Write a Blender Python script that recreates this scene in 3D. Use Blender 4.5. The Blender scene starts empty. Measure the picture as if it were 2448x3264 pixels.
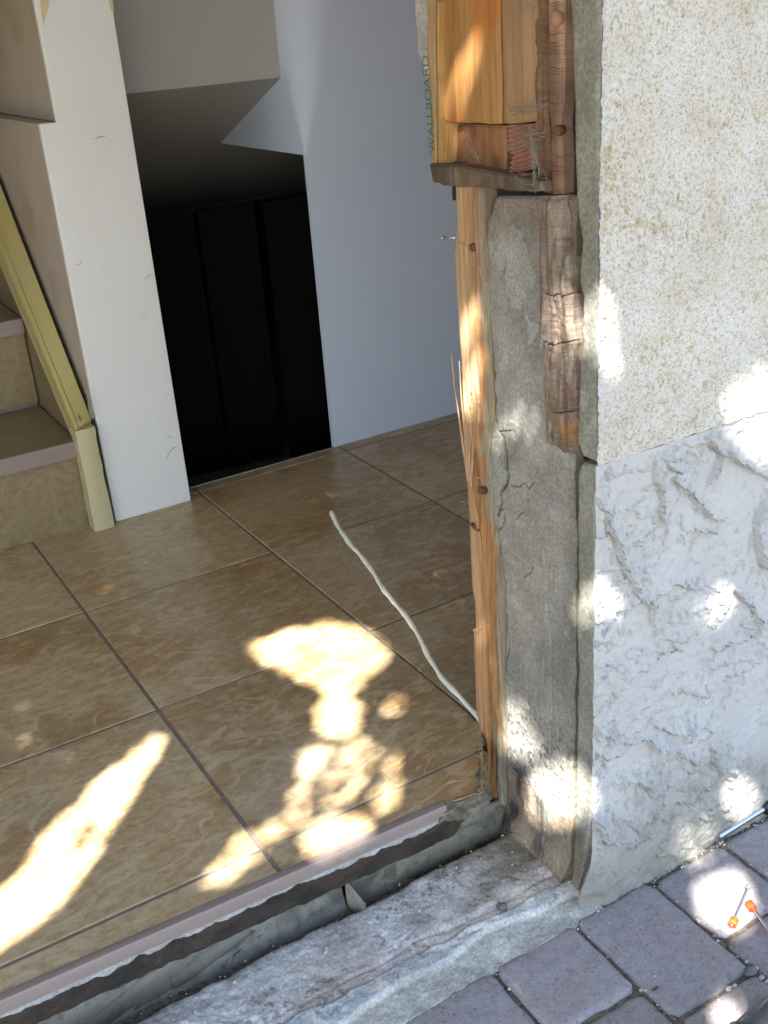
import bpy, math, random
import numpy as np
from mathutils import Vector, Euler, Matrix

random.seed(7)
RNG = np.random.RandomState(11)
sc = bpy.context.scene
COL = sc.collection

# ------------------------------------------------------------------ camera
T = 0.44
CAMP = np.array([-0.428095, -1.212257, 1.111558])
CAMR = (1.13908038, 0.0714827516, -0.542049597)
FPX, PW, PH = 3490.42, 2448.0, 3264.0
cd = bpy.data.cameras.new('camera')
cam = bpy.data.objects.new('camera', cd)
COL.objects.link(cam)
cam.location = CAMP
cam.rotation_mode = 'XYZ'
cam.rotation_euler = CAMR
cd.sensor_fit = 'VERTICAL'
cd.sensor_height = 24.0
cd.lens = FPX / PH * 24.0
cd.clip_start = 0.02
cd.clip_end = 1000
sc.camera = cam

# ------------------------------------------------------------------ light
SUN = Vector((-0.46, -0.47, 0.753)).normalized()       # towards the sun
elev = math.asin(SUN.z)
az = math.atan2(SUN.x, SUN.y)
w = bpy.data.worlds.new('World')
sc.world = w
w.use_nodes = True
nt = w.node_tree
nt.nodes.clear()
sky = nt.nodes.new('ShaderNodeTexSky')
sky.sky_type = 'NISHITA'
sky.sun_disc = False
sky.sun_elevation = elev
sky.sun_rotation = az
sky.air_density = 1.0
sky.dust_density = 1.0
sky.ozone_density = 1.3
bg = nt.nodes.new('ShaderNodeBackground')
bg.inputs['Strength'].default_value = 0.08
wo = nt.nodes.new('ShaderNodeOutputWorld')
nt.links.new(sky.outputs[0], bg.inputs[0])
nt.links.new(bg.outputs[0], wo.inputs[0])
sd = bpy.data.lights.new('sun', 'SUN')
sd.energy = 5.0
sd.angle = math.radians(0.53)
sd.color = (1.0, 0.97, 0.93)
so = bpy.data.objects.new('sun', sd)
COL.objects.link(so)
so.rotation_euler = (-SUN).to_track_quat('-Z', 'Y').to_euler()
so.location = (-4, -4, 7)
sc.view_settings.view_transform = 'Standard'
sc.view_settings.look = 'None'
sc.view_settings.exposure = 2.85
sc.view_settings.gamma = 1.0
sc.render.engine = 'CYCLES'
sc.cycles.max_bounces = 10
sc.cycles.diffuse_bounces = 6

# ------------------------------------------------------------------ helpers
RM = np.array(Euler(CAMR, 'XYZ').to_matrix())
K = PW / 1659.0


def at(px, py, ax, val):
    """point of the plane axis=val seen at picture position (px,py) of a 1659 x 2212 print"""
    d = RM @ np.array([(px * K - PW / 2) / FPX, -(py * K - PH / 2) / FPX, -1.0])
    t = (val - CAMP[ax]) / d[ax]
    return CAMP + t * d


def ats(pts, ax, val):
    return np.array([at(a, b, ax, val) for a, b in pts])


_tab = [np.random.RandomState(s).rand(256, 256) for s in range(24)]


def vn(x, y, seed=0):
    t = _tab[seed % 24]
    x = np.asarray(x, float) + seed * 7.13
    y = np.asarray(y, float) + seed * 3.77
    xi = np.floor(x).astype(int)
    yi = np.floor(y).astype(int)
    fx = x - xi
    fy = y - yi
    fx = fx * fx * (3 - 2 * fx)
    fy = fy * fy * (3 - 2 * fy)
    a = t[xi & 255, yi & 255]
    b = t[(xi + 1) & 255, yi & 255]
    c = t[xi & 255, (yi + 1) & 255]
    d = t[(xi + 1) & 255, (yi + 1) & 255]
    return (a * (1 - fx) + b * fx) * (1 - fy) + (c * (1 - fx) + d * fx) * fy


def fbm(x, y, s, oct=4, seed=0, gain=0.5):
    v = 0
    a = 1.0
    n = 0
    for i in range(oct):
        v = v + a * vn(x * s, y * s, seed + i * 3)
        n += a
        a *= gain
        s *= 2.03
    return v / n


def sstep(e0, e1, x):
    t = np.clip((x - e0) / (e1 - e0), 0, 1)
    return t * t * (3 - 2 * t)


def pdist(X, Y, pl):
    """distance and signed side to a polyline pl (n,2)"""
    best = np.full(X.shape, 1e9)
    side = np.zeros(X.shape)
    for i in range(len(pl) - 1):
        ax_, ay_ = pl[i]
        bx_, by_ = pl[i + 1]
        dx, dy = bx_ - ax_, by_ - ay_
        L = dx * dx + dy * dy + 1e-12
        t = np.clip(((X - ax_) * dx + (Y - ay_) * dy) / L, 0, 1)
        ex = X - (ax_ + t * dx)
        ey = Y - (ay_ + t * dy)
        d = np.sqrt(ex * ex + ey * ey)
        m = d < best
        best = np.where(m, d, best)
        side = np.where(m, np.sign(dx * (Y - ay_) - dy * (X - ax_)), side)
    return best, side


def inpoly(X, Y, pl):
    c = np.zeros(X.shape, bool)
    n = len(pl)
    for i in range(n):
        x0, y0 = pl[i]
        x1, y1 = pl[(i + 1) % n]
        if y0 == y1:
            continue
        m = ((y0 > Y) != (y1 > Y)) & (X < (x1 - x0) * (Y - y0) / (y1 - y0) + x0)
        c ^= m
    return c


def resample(pts, n):
    pts = np.array(pts, float)
    d = np.r_[0, np.cumsum(np.linalg.norm(np.diff(pts, axis=0), axis=1))]
    t = np.linspace(0, d[-1], n)
    return np.stack([np.interp(t, d, pts[:, k]) for k in range(pts.shape[1])], 1)


def props(o, label=None, cat=None, group=None, kind=None):
    if label:
        o['label'] = label
    if cat:
        o['category'] = cat
    if group:
        o['group'] = group
    if kind:
        o['kind'] = kind
    return o


def thing(name, loc, label, cat, group=None):
    o = bpy.data.objects.new(name, None)
    o.empty_display_size = 0.05
    COL.objects.link(o)
    o.location = loc
    return props(o, label, cat, group)


def build(name, verts, faces, mat, parent=None, smooth=True, col=None, sharp=None):
    v = np.array(verts, float)
    if parent is not None:
        b = np.array(parent.location)
        p = parent.parent
        while p is not None:
            b = b + np.array(p.location)
            p = p.parent
        v = v - b
    me = bpy.data.meshes.new(name)
    me.from_pydata(v.tolist(), [], faces)
    me.update()
    if smooth:
        me.polygons.foreach_set('use_smooth', [True] * len(me.polygons))
    if sharp:
        me.set_sharp_from_angle(angle=math.radians(sharp))
    if col is not None:
        a = me.color_attributes.new('Col', 'FLOAT_COLOR', 'POINT')
        c = np.ones((len(v), 4))
        c[:, :3] = col
        a.data.foreach_set('color', c.ravel())
    me.materials.append(mat)
    o = bpy.data.objects.new(name, me)
    COL.objects.link(o)
    if parent is not None:
        o.parent = parent
    return o


def grid_mesh(P, back=None, col=None):
    """P (r,s,3): front grid; back: vector added for the skirt/back. returns verts, faces, col"""
    r, s = P.shape[:2]
    V = P.reshape(-1, 3)
    idx = np.arange(r * s).reshape(r, s)
    F = np.stack([idx[:-1, :-1], idx[:-1, 1:], idx[1:, 1:], idx[1:, :-1]], -1).reshape(-1, 4).tolist()
    C = None if col is None else np.broadcast_to(col, P.shape).reshape(-1, 3)
    if back is not None:
        ring = np.r_[idx[0, :], idx[1:, -1], idx[-1, -2::-1], idx[-2:0:-1, 0]]
        n = len(ring)
        a0 = len(V)
        A = V[ring]
        B = A + np.array(back)
        V = np.r_[V, A, B]
        for i in range(n):
            j = (i + 1) % n
            F.append([a0 + j, a0 + i, a0 + n + i, a0 + n + j])
        F.append(list(range(a0 + n, a0 + 2 * n)))
        if C is not None:
            C = np.r_[C, C[ring], C[ring]]
    return V, F, C


def box(name, lo, hi, mat, parent=None, bevel=0.0, rot=None):
    lo = np.array(lo, float)
    hi = np.array(hi, float)
    v = [(x, y, z) for x in (lo[0], hi[0]) for y in (lo[1], hi[1]) for z in (lo[2], hi[2])]
    f = [[0, 1, 3, 2], [4, 6, 7, 5], [0, 4, 5, 1], [2, 3, 7, 6], [0, 2, 6, 4], [1, 5, 7, 3]]
    o = build(name, v, f, mat, parent, smooth=False)
    if bevel:
        m = o.modifiers.new('bevel', 'BEVEL')
        m.width = bevel
        m.segments = 2
    return o


def tube(pts, rad, n=8, cap=True):
    pts = np.array(pts, float)
    m = len(pts)
    rad = np.broadcast_to(rad, (m,))
    V = []
    F = []
    tan = np.gradient(pts, axis=0)
    tan /= np.linalg.norm(tan, axis=1)[:, None] + 1e-12
    up = np.array([0.13, 0.21, 0.97])
    for i in range(m):
        a = np.cross(tan[i], up)
        a /= np.linalg.norm(a) + 1e-9
        b = np.cross(tan[i], a)
        for k in range(n):
            th = 2 * math.pi * k / n
            V.append(pts[i] + rad[i] * (math.cos(th) * a + math.sin(th) * b))
    for i in range(m - 1):
        for k in range(n):
            k2 = (k + 1) % n
            F.append([i * n + k, i * n + k2, (i + 1) * n + k2, (i + 1) * n + k])
    if cap:
        F.append(list(range(n))[::-1])
        F.append([(m - 1) * n + k for k in range(n)])
    return V, F


# ------------------------------------------------------------------ materials
def M(name, col, rough=0.85, layers=(), bumps=(), attr=False, stretch=(1, 1, 1), metal=0.0, spec=0.5, rand=False,
      randcol=0.0, distort=0.0):
    m = bpy.data.materials.new(name)
    m.use_nodes = True
    n = m.node_tree
    N = n.nodes
    L = n.links
    b = N['Principled BSDF']
    b.inputs['Roughness'].default_value = rough
    b.inputs['Metallic'].default_value = metal
    b.inputs['Specular IOR Level'].default_value = spec
    tc = N.new('ShaderNodeTexCoord')
    src = tc.outputs['Object']
    if rand:
        oi = N.new('ShaderNodeObjectInfo')
        mul = N.new('ShaderNodeMath')
        mul.operation = 'MULTIPLY'
        mul.inputs[1].default_value = 37.0
        L.new(oi.outputs['Random'], mul.inputs[0])
        ad = N.new('ShaderNodeVectorMath')
        ad.operation = 'ADD'
        L.new(src, ad.inputs[0])
        L.new(mul.outputs[0], ad.inputs[1])
        src = ad.outputs[0]
    mp = N.new('ShaderNodeMapping')
    mp.inputs['Scale'].default_value = stretch
    L.new(src, mp.inputs[0])
    vec = mp.outputs[0]
    if attr:
        a = N.new('ShaderNodeAttribute')
        a.attribute_name = 'Col'
        cur = a.outputs['Color']
    else:
        c = N.new('ShaderNodeRGB')
        c.outputs[0].default_value = (*col, 1)
        cur = c.outputs[0]
    if rand and randcol:
        hs = N.new('ShaderNodeHueSaturation')
        mr = N.new('ShaderNodeMapRange')
        mr.inputs[3].default_value = 1 - randcol
        mr.inputs[4].default_value = 1 + randcol
        L.new(oi.outputs['Random'], mr.inputs[0])
        L.new(mr.outputs[0], hs.inputs['Value'])
        L.new(cur, hs.inputs['Color'])
        cur = hs.outputs[0]
    for ly in layers:
        # (kind, scale, lo, hi, colour, blend, amount)
        kind, s, lo, hi, c2, blend, amt = ly[:7]
        st = ly[7] if len(ly) > 7 else None
        v = vec
        if st:
            mp2 = N.new('ShaderNodeMapping')
            mp2.inputs['Scale'].default_value = st
            L.new(src, mp2.inputs[0])
            v = mp2.outputs[0]
        if kind == 'vein':
            t = N.new('ShaderNodeTexNoise')
            t.inputs['Scale'].default_value = s
            t.inputs['Detail'].default_value = 3
            t.inputs['Distortion'].default_value = 1.2
            L.new(v, t.inputs[0])
            ma = N.new('ShaderNodeMath')
            ma.operation = 'SUBTRACT'
            ma.inputs[1].default_value = 0.5
            L.new(t.outputs[0], ma.inputs[0])
            mb = N.new('ShaderNodeMath')
            mb.operation = 'ABSOLUTE'
            L.new(ma.outputs[0], mb.inputs[0])
            fac = mb.outputs[0]
        elif kind == 'vor':
            t = N.new('ShaderNodeTexVoronoi')
            t.inputs['Scale'].default_value = s
            L.new(v, t.inputs[0])
            fac = t.outputs['Distance']
        else:
            t = N.new('ShaderNodeTexNoise')
            t.inputs['Scale'].default_value = s
            t.inputs['Detail'].default_value = 6
            t.inputs['Roughness'].default_value = 0.6
            t.inputs['Distortion'].default_value = distort
            L.new(v, t.inputs[0])
            fac = t.outputs[0]
        mr = N.new('ShaderNodeMapRange')
        mr.interpolation_type = 'SMOOTHSTEP'
        mr.inputs[1].default_value = lo
        mr.inputs[2].default_value = hi
        mr.inputs[3].default_value = 0 if amt >= 0 else -amt
        mr.inputs[4].default_value = amt if amt >= 0 else 0
        L.new(fac, mr.inputs[0])
        mx = N.new('ShaderNodeMix')
        mx.data_type = 'RGBA'
        mx.blend_type = blend
        L.new(mr.outputs[0], mx.inputs[0])
        L.new(cur, mx.inputs[6])
        mx.inputs[7].default_value = (*c2, 1)
        cur = mx.outputs[2]
    L.new(cur, b.inputs['Base Color'])
    prev = None
    for bp in bumps:
        s, strength, dist = bp[:3]
        st = bp[3] if len(bp) > 3 else None
        v = vec
        if st:
            mp2 = N.new('ShaderNodeMapping')
            mp2.inputs['Scale'].default_value = st
            L.new(src, mp2.inputs[0])
            v = mp2.outputs[0]
        t = N.new('ShaderNodeTexNoise')
        t.inputs['Scale'].default_value = s
        t.inputs['Detail'].default_value = 5
        t.inputs['Roughness'].default_value = 0.65
        L.new(v, t.inputs[0])
        bu = N.new('ShaderNodeBump')
        bu.inputs['Strength'].default_value = strength
        bu.inputs['Distance'].default_value = dist
        L.new(t.outputs[0], bu.inputs['Height'])
        if prev:
            L.new(prev, bu.inputs['Normal'])
        prev = bu.outputs[0]
    if prev:
        L.new(prev, b.inputs['Normal'])
    return m


W3 = (1, 1, 1)
m_wsky = M('sky_tinted_white_wall', (0.60, 0.675, 0.82), 0.75, [('n', 3, .3, .7, (.93, .93, .95), 'MULTIPLY', .5)],  # blue of the sky light put into the white wall's colour
            [(260, .12, .002), (6, .25, .01)])
m_white = M('white_wall_paint', (0.70, 0.71, 0.72), 0.75, [('n', 3, .3, .7, (.93, .93, .95), 'MULTIPLY', .6)],
            [(260, .08, .002)])
m_panel = M('scuffed_white_paint', (0.74, 0.735, 0.71), 0.6,
            [('n', 2.5, .45, .75, (.85, .83, .76), 'MULTIPLY', .6), ('n', 26, .66, .74, (.55, .52, .45), 'MULTIPLY', .25)],
            [(200, .12, .002), (9, .25, .008)])
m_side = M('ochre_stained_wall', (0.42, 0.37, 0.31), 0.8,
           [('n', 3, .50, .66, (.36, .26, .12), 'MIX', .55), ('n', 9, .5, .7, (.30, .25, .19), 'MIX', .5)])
m_dark = M('stairwell_darkness', (0.028, 0.025, 0.022), 0.6, [('n', 3, .3, .7, (.6, .6, .6), 'MULTIPLY', .6, (9, 9, .4))])  # near-black colour stands in for the unlit depth of the stairwell
m_bulk = M('bulkhead_paint', (0.44, 0.43, 0.41), 0.8)
m_soff = M('grey_soffit_paint', (0.38, 0.37, 0.34), 0.8)
m_tile = M('floor_tile_glaze', (0.39, 0.27, 0.13), 0.28,
           [('n', 2.6, .40, .62, (.50, .375, .215), 'MIX', .85), ('n', 4.5, .50, .68, (.35, .195, .075), 'MIX', .8),
           ('n', 55, .42, .66, (.74, .66, .56), 'MULTIPLY', .75, (1, 1.8, 1)),
           ('vein', 3.6, .0, .022, (0.66, .54, .35), 'MIX', -.40, (1, 2.1, 1)),
           ('n', 22, .50, .62, (.62, .49, .30), 'MIX', .40, (1, 1.9, 1)), ('n', 3.3, .5, .75, (.60, .56, .48), 'MIX', .22),
           ('n', 190, .45, .7, (.7, .66, .6), 'MULTIPLY', .45)],
           [(14, .35, .004, (1, 2.1, 1)), (60, .2, .002)], rand=True, randcol=.16)
m_tile_shaded = M('shaded_stair_tile', (0.26, 0.195, 0.10), 0.35,  # floor tile colour darkened, so the shade on the stairs is painted in
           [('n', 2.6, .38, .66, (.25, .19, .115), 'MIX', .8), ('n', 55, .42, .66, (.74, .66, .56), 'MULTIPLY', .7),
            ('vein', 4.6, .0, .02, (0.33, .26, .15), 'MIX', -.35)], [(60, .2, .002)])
m_grout = M('grout', (0.25, 0.205, 0.17), 0.9, [('n', 40, .3, .7, (.6, .6, .6), 'MULTIPLY', .6)], [(300, .4, .002)])
m_nosing = M('mauve_metal_trim', (0.27, 0.205, 0.175), 0.42, [('n', 30, .4, .7, (.8, .8, .8), 'MULTIPLY', .4, (.3, 3, 3))],
             [(200, .06, .001)])
m_yellow = M('chipped_yellow_paint', (0.45, 0.375, 0.15), 0.45,
             [('n', 5, .4, .7, (.44, .38, .19), 'MIX', .7), ('n', 60, .685, .70, (.16, .08, .04), 'MIX', .9)],
             [(70, .15, .002)])
m_col_rough = M('mortar', W3, 0.95,
                [('n', 22, .3, .7, (.72, .71, .70), 'MULTIPLY', .8), ('n', 220, .35, .65, (.62, .60, .56), 'MULTIPLY', .8),
                ],
                [(70, .35, .0022), (320, .35, .0009)], attr=True)
m_render = M('upper_render_coat', W3, 0.95,
             [('n', 210, .52, .62, (.50, .38, .22), 'MULTIPLY', .38), ('n', 16, .35, .7, (.90, .85, .76), 'MULTIPLY', .8),
              ('n', 330, .5, .66, (.40, .34, .26), 'MULTIPLY', .6)],
             [(170, .6, .0028), (420, .4, .001)], attr=True)
m_stucco = M('lower_trowelled_stucco', W3, 0.9,
             [('n', 9, .35, .7, (.88, .88, .88), 'MULTIPLY', .7), ('n', 150, .60, .70, (.45, .42, .36), 'MULTIPLY', .55)],
             [(240, .35, .0010), (60, .2, .002)], attr=True)
m_wood = M('sawn_wood', W3, 0.62,
           [('n', 90, .35, .7, (.72, .55, .40), 'MULTIPLY', .75, (1.2, 1.2, .035)),
            ('n', 26, .4, .7, (.80, .66, .52), 'MULTIPLY', .8, (1, 1, .08)),
            ('n', 330, .5, .7, (.6, .5, .4), 'MULTIPLY', .5, (1, 1, .05))],
           [(160, .35, .002, (1, 1, .05)), (500, .2, .001)], attr=True)
m_woodx = M('cross_grain_rotten_wood', W3, 0.85,
            [('n', 170, .45, .66, (.50, .40, .33), 'MULTIPLY', .5, (.15, .15, 1.3)), ('n', 120, .45, .62, (.6, .5, .42), 'MULTIPLY', .7, (1, 1, .07)),
             ('n', 25, .4, .7, (.70, .60, .52), 'MULTIPLY', .8), ('n', 300, .45, .7, (.6, .5, .42), 'MULTIPLY', .5)],
            [(170, .5, .002, (.15, .15, 1.3)), (300, .35, .001)], attr=True)
m_cavity = M('dark_wall_cavity', (0.035, 0.028, 0.022), 0.95, [('n', 30, .4, .6, (.4, .4, .4), 'MULTIPLY', .7)], [(60, .6, .01)])
m_paver = M('concrete_paver', (0.31, 0.28, 0.275), 0.85,
            [('n', 7, .42, .62, (.32, .255, .235), 'MIX', .55), ('n', 35, .52, .66, (.35, .335, .33), 'MIX', .5), ('n', 60, .4, .7, (.72, .72, .75), 'MULTIPLY', .7),
             ('n', 170, .56, .66, (.40, .37, .35), 'MIX', .65), ('n', 210, .56, .66, (.10, .085, .085), 'MIX', .6),
             ('n', 75, .66, .72, (.42, .36, .32), 'MIX', .5)],
            [(110, .45, .0020), (420, .5, .0010)], rand=True, randcol=.16)
m_ground = M('joint_sand_and_soil', (0.20, 0.17, 0.13), 0.95,
             [('n', 120, .4, .65, (.35, .33, .3), 'MULTIPLY', .8), ('n', 300, .62, .7, (.42, .4, .34), 'MIX', .6)],
             [(90, .9, .01), (300, .6, .004)])
m_cable = M('white_cable_sheath', (0.78, 0.78, 0.68), 0.33, [('n', 60, .6, .72, (.75, .74, .66), 'MULTIPLY', .6), ('n', 300, .66, .7, (.4, .38, .33), 'MULTIPLY', .4)])
m_ink = M('black_ink', (0.03, 0.03, 0.03), 0.6)
m_green = M('green_stamp_ink', (0.06, 0.14, 0.08), 0.8)
m_steel = M('bright_steel', (0.62, 0.62, 0.64), 0.25, metal=1.0, bumps=[(200, .05, .001)])
m_dsteel = M('dark_steel', (0.18, 0.19, 0.22), 0.32, metal=1.0, layers=[('n', 40, .4, .7, (.5, .5, .5), 'MULTIPLY', .6)])
m_orange = M('orange_plastic', (0.75, 0.075, 0.01), 0.4, layers=[('n', 90, .4, .7, (.85, .7, .6), 'MULTIPLY', .5)])
m_red = M('dark_red_plastic', (0.25, 0.02, 0.025), 0.35)
m_black = M('black_plastic', (0.015, 0.015, 0.018), 0.4)
m_plaster = M('plaster_chip', (0.55, 0.54, 0.48), 0.9, [('n', 90, .4, .7, (.6, .58, .5), 'MULTIPLY', .6)], [(200, .7, .003)])
m_leafdry = M('dry_leaf', (0.22, 0.085, 0.035), 0.7, [('n', 120, .4, .7, (.5, .45, .4), 'MULTIPLY', .7)])
m_web = M('cobweb', (0.26, 0.26, 0.22), 0.95)
m_channel = M('old_galvanised_channel', W3, 0.6,
              [('n', 18, .4, .7, (.55, .55, .48), 'MULTIPLY', .8, (.3, 1, 1)), ('n', 90, .50, .70, (.4, .36, .3), 'MULTIPLY', .7)],
              [(60, .3, .003, (.3, 1, 1))], attr=True)
m_bark = M('bark', (0.10, 0.075, 0.055), 0.95, [('n', 30, .4, .6, (.4, .4, .4), 'MULTIPLY', .7, (1, 1, .2))], [(25, .8, .02, (1, 1, .2))])
m_leaf = M('green_leaf', (0.055, 0.11, 0.03), 0.6, [('n', 6, .35, .65, (.10, .12, .03), 'MIX', .6)])

# ================================================================== SETTING
# ground sheet under the pavers, out to the horizon
ZG = -0.176
g = build('ground', [(-150, -150, ZG - .006), (150, -150, ZG - .006), (150, 150, ZG - .006), (-150, 150, ZG - .006)],
          [[0, 1, 2, 3]], m_ground, smooth=False)
props(g, kind='structure')

# ---- patio of pavers
patio = bpy.data.objects.new('patio', None)
COL.objects.link(patio)
patio.location = (0, 0, ZG)
props(patio, kind='structure')


def paver_mesh(wx, wy, seed):
    nx, ny = 15, max(15, int(15 * wy / wx))
    r = 0.010
    a = 1 - np.cos(np.linspace(0, math.pi / 2, 4))
    def axis(L, n):
        e = np.array([0, .12, .4, 1.0]) * r
        return np.r_[e, np.linspace(r, L - r, n)[1:-1], (L - e)[::-1]] - L / 2
    X, Y = np.meshgrid(axis(wx, nx), axis(wy, ny))
    ex = np.clip((np.abs(X) - (wx / 2 - r)) / r, 0, 1)
    ey = np.clip((np.abs(Y) - (wy / 2 - r)) / r, 0, 1)
    e = np.clip(np.hypot(ex, ey), 0, 1)
    Z = -0.0062 * (1 - np.sqrt(np.clip(1 - e ** 2.2, 0, 1)))
    # chipped corners and edges
    wob = (fbm(X + seed, Y, 28, 3, seed) - .5) * .007
    X2 = X + np.sign(X) * (ex > 0) * wob - np.sign(X) * ey ** 2 * ex * .006
    Y2 = Y + np.sign(Y) * (ey > 0) * wob - np.sign(Y) * ex ** 2 * ey * .006
    Z = Z + (fbm(X, Y, 9, 2, seed + 3) - .5) * .003 + (fbm(X, Y, 70, 3, seed + 5) - .5) * .0016
    V, F, _ = grid_mesh(np.stack([X2, Y2, Z], -1), back=(0, 0, -.055))
    me = bpy.data.meshes.new('paver')
    me.from_pydata(V.tolist(), [], F)
    me.polygons.foreach_set('use_smooth', [True] * len(me.polygons))
    me.materials.append(m_paver)
    return me


pm = {}
for L in (.143, .211):
    for s in range(3):
        pm[(L, s)] = paver_mesh(.149, L, s * 4 + int(L * 100))
npv = 0
for ci in range(-9, 8):
    x = 0.3115 + ci * .1553
    y = -0.2375
    if ci >= 2:
        y = -.2425
    seq = {0: [.143, .211, .143], -1: [.211, .143], 1: [.211, .143], 2: [.143, .211], 3: [.211, .143], -2: [.143, .211]}.get(ci, [])
    k = 0
    while y > -1.75:
        L = seq[k] if k < len(seq) else (.143 if (k + ci) % 2 else .211)
        o = bpy.data.objects.new('paver', pm[(L, random.randint(0, 2))])
        COL.objects.link(o)
        o.parent = patio
        o.location = (x + random.uniform(-.001, .001), y - L / 2, random.uniform(-.0015, .0015))
        o.rotation_euler = (random.uniform(-.006, .006), random.uniform(-.006, .006),
                            random.choice((0, math.pi)) + random.uniform(-.008, .008))
        y -= L + .0065
        k += 1
        npv += 1

# ---- tiled floor
floor = bpy.data.objects.new('floor', None)
COL.objects.link(floor)
props(floor, kind='structure')
def prism(name, pts, z0, z1, mat, parent):
    n_ = len(pts)
    V_ = [(x, y, z1) for x, y in pts] + [(x, y, z0) for x, y in pts]
    return build(name, V_, [list(range(n_)), list(range(2 * n_ - 1, n_ - 1, -1))] + [[k, k + n_, (k + 1) % n_ + n_, (k + 1) % n_] for k in range(n_)],
                 mat, parent, smooth=False)


DX = lambda y: .338 + (y + .088) * .68          # broken right end of the floor, along the stud
prism('grout_bed', [(-2.6, .015), (-2.6, -.0), (.262, -.072), (.330, -.080), (DX(.0) - .004, .0), (DX(.06) - .003, .06), (.433, .075), (2.6, .075), (2.6, 1.366), (-2.6, 1.366)],
      -.022, -.0022, m_grout, floor)


def tile_mesh(lx, ly, seed, slope=0):
    def axis(L):
        return np.r_[-L / 2, -L / 2 + .0015, np.linspace(-L / 2, L / 2, 6)[1:-1], L / 2 - .0015, L / 2]
    X, Y = np.meshgrid(axis(lx), axis(ly))
    e = np.maximum(np.abs(X) > lx / 2 - .001, np.abs(Y) > ly / 2 - .001)
    Z = np.where(e, -.0012, 0)
    Y = Y + slope * X * sstep(.5, -.5, Y / ly)
    V, F, _ = grid_mesh(np.stack([X, Y, Z], -1), back=(0, 0, -.008))
    me = bpy.data.meshes.new('floor_tile')
    me.from_pydata(V.tolist(), [], F)
    me.materials.append(m_tile)
    return me


def notch(q, cx_, cy_):
    me = bpy.data.meshes.new('floor_tile')
    n_ = len(q)
    me.from_pydata([(x - cx_, y - cy_, 0) for x, y in q] + [(x - cx_, y - cy_, -.008) for x, y in q], [],
                   [list(range(n_))] + [[k, k + n_, (k + 1) % n_ + n_, (k + 1) % n_] for k in range(n_)])
    me.materials.append(m_tile)
    return me


tm_full = tile_mesh(T - .007, T - .007, 0)
tcol = {}
NOSE_Y = lambda x: -0.0695 - 0.033 * x       # front edge of the floor
for i in range(-6, 6):
    xc = (i + .5) * T
    for j in range(-1, 4):
        if j == -1:
            y0, y1 = NOSE_Y(xc) + .008, -.0035
        elif j == 3:
            y0, y1 = 3 * T + .0035, 1.3625
        else:
            y0, y1 = j * T + .0035, (j + 1) * T - .0035
        xa_, xb_ = i * T + .0035, (i + 1) * T - .0035
        if i >= 1 and j == -1:
            continue
        if i == 0 and j == -1:
            q = [(xa_, NOSE_Y(xa_) + .008), (.262, NOSE_Y(.262) + .008), (.300, -.078), (.318, -.081), (.332, -.087), (.340, -.080), (.356, -.062), (.366, -.040), (.384, -.022), (DX(-.0035), -.0035), (xa_, -.0035)]
            cx_, cy_ = (xa_ + xb_) / 2, (y0 + y1) / 2
            me = notch(q, cx_, cy_)
            o = bpy.data.objects.new('floor_tile', me)
            COL.objects.link(o)
            o.parent = floor
            o.location = (cx_, cy_, 0)
            continue
        if i >= 1 and j == 0:
            y0 = .098
        if i == 0 and j == 0:        # this tile is notched round the wood stud
            q = [(xa_, y0), (DX(.0035), y0), (DX(.03), .032), (DX(.06), .06), (.434, .075), (xb_, .098), (xb_, y1), (xa_, y1)]
            cx_, cy_ = (xa_ + xb_) / 2, (y0 + y1) / 2
            me = notch(q, cx_, cy_)
        elif 0 <= j < 3 and not (i >= 1 and j == 0):
            me = tm_full
        else:
            me = tile_mesh(xb_ - xa_, y1 - y0, 1, -.033 if j == -1 else 0)
        o = bpy.data.objects.new('floor_tile', me)
        COL.objects.link(o)
        o.parent = floor
        o.location = ((xa_ + xb_) / 2, (y0 + y1) / 2, random.uniform(-.0004, .0004))

# ---- the floor edge trim
trim = thing('floor_edge_trim', (0, -.07, 0), 'mauve metal strip finishing the front edge of the tile floor', 'trim')
xs = np.linspace(-2.4, .272, 90)
prof = [(.012, .0012), (.004, .002), (-.001, .0012), (-.003, -.002), (-.003, -.020), (.0, -.022), (.002, -.018)]
P = np.zeros((len(prof), len(xs), 3))
for k, (dy, dz) in enumerate(prof):
    P[k, :, 0] = xs
    P[k, :, 1] = NOSE_Y(xs) + dy
    P[k, :, 2] = dz + (0.001 if dz < -.012 else 0) * (vn(xs * 30, xs * 0, 3) - .5)
V, F, _ = grid_mesh(P)
build('strip', V, F, m_nosing, trim, sharp=40)

# crumbled mortar bed and rotten rim under the floor edge
nx, ny = 900, 46
xs = np.linspace(-1.4, .50, nx)
tt = np.linspace(0, 1, ny)
X, TT = np.meshgrid(xs, tt)
ybase = NOSE_Y(X) + .001
endf = sstep(.262, .285, X)
Yp = ybase - .0015 + np.interp(TT, [0, .12, .2, .45, 1], [0, 0, .010, .022, .075]) + .012 * endf * (1 - TT)
Zp = np.interp(TT, [0, .12, .2, .45, 1], [-.019, -.030, -.034, -.060, -.140]) + endf * (1 - TT) * .010
Yp = Yp + np.clip((X - .330) / .68, 0, .11) * (1 - .25 * TT)
rough = (fbm(X, TT * .12, 38, 4, 2) - .5)
chunk = (np.abs(fbm(X, TT * .12, 16, 3, 9) - .5) * 2)
Yp += rough * .022 * sstep(0, .2, TT) * sstep(1.1, .8, TT) + (chunk - .2) * .014 * sstep(.1, .3, TT) * sstep(1, .7, TT)
Zp += (fbm(X, TT * .12, 60, 3, 5) - .5) * .008
c = np.zeros(X.shape + (3,))
white = sstep(.20, .13, TT + (fbm(X, TT, 60, 3, 7) - .5) * .18)
base = np.array([.055, .040, .030]) * (0.3 + 1.4 * fbm(X, TT * .1, 30, 4, 4))[..., None]
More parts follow.
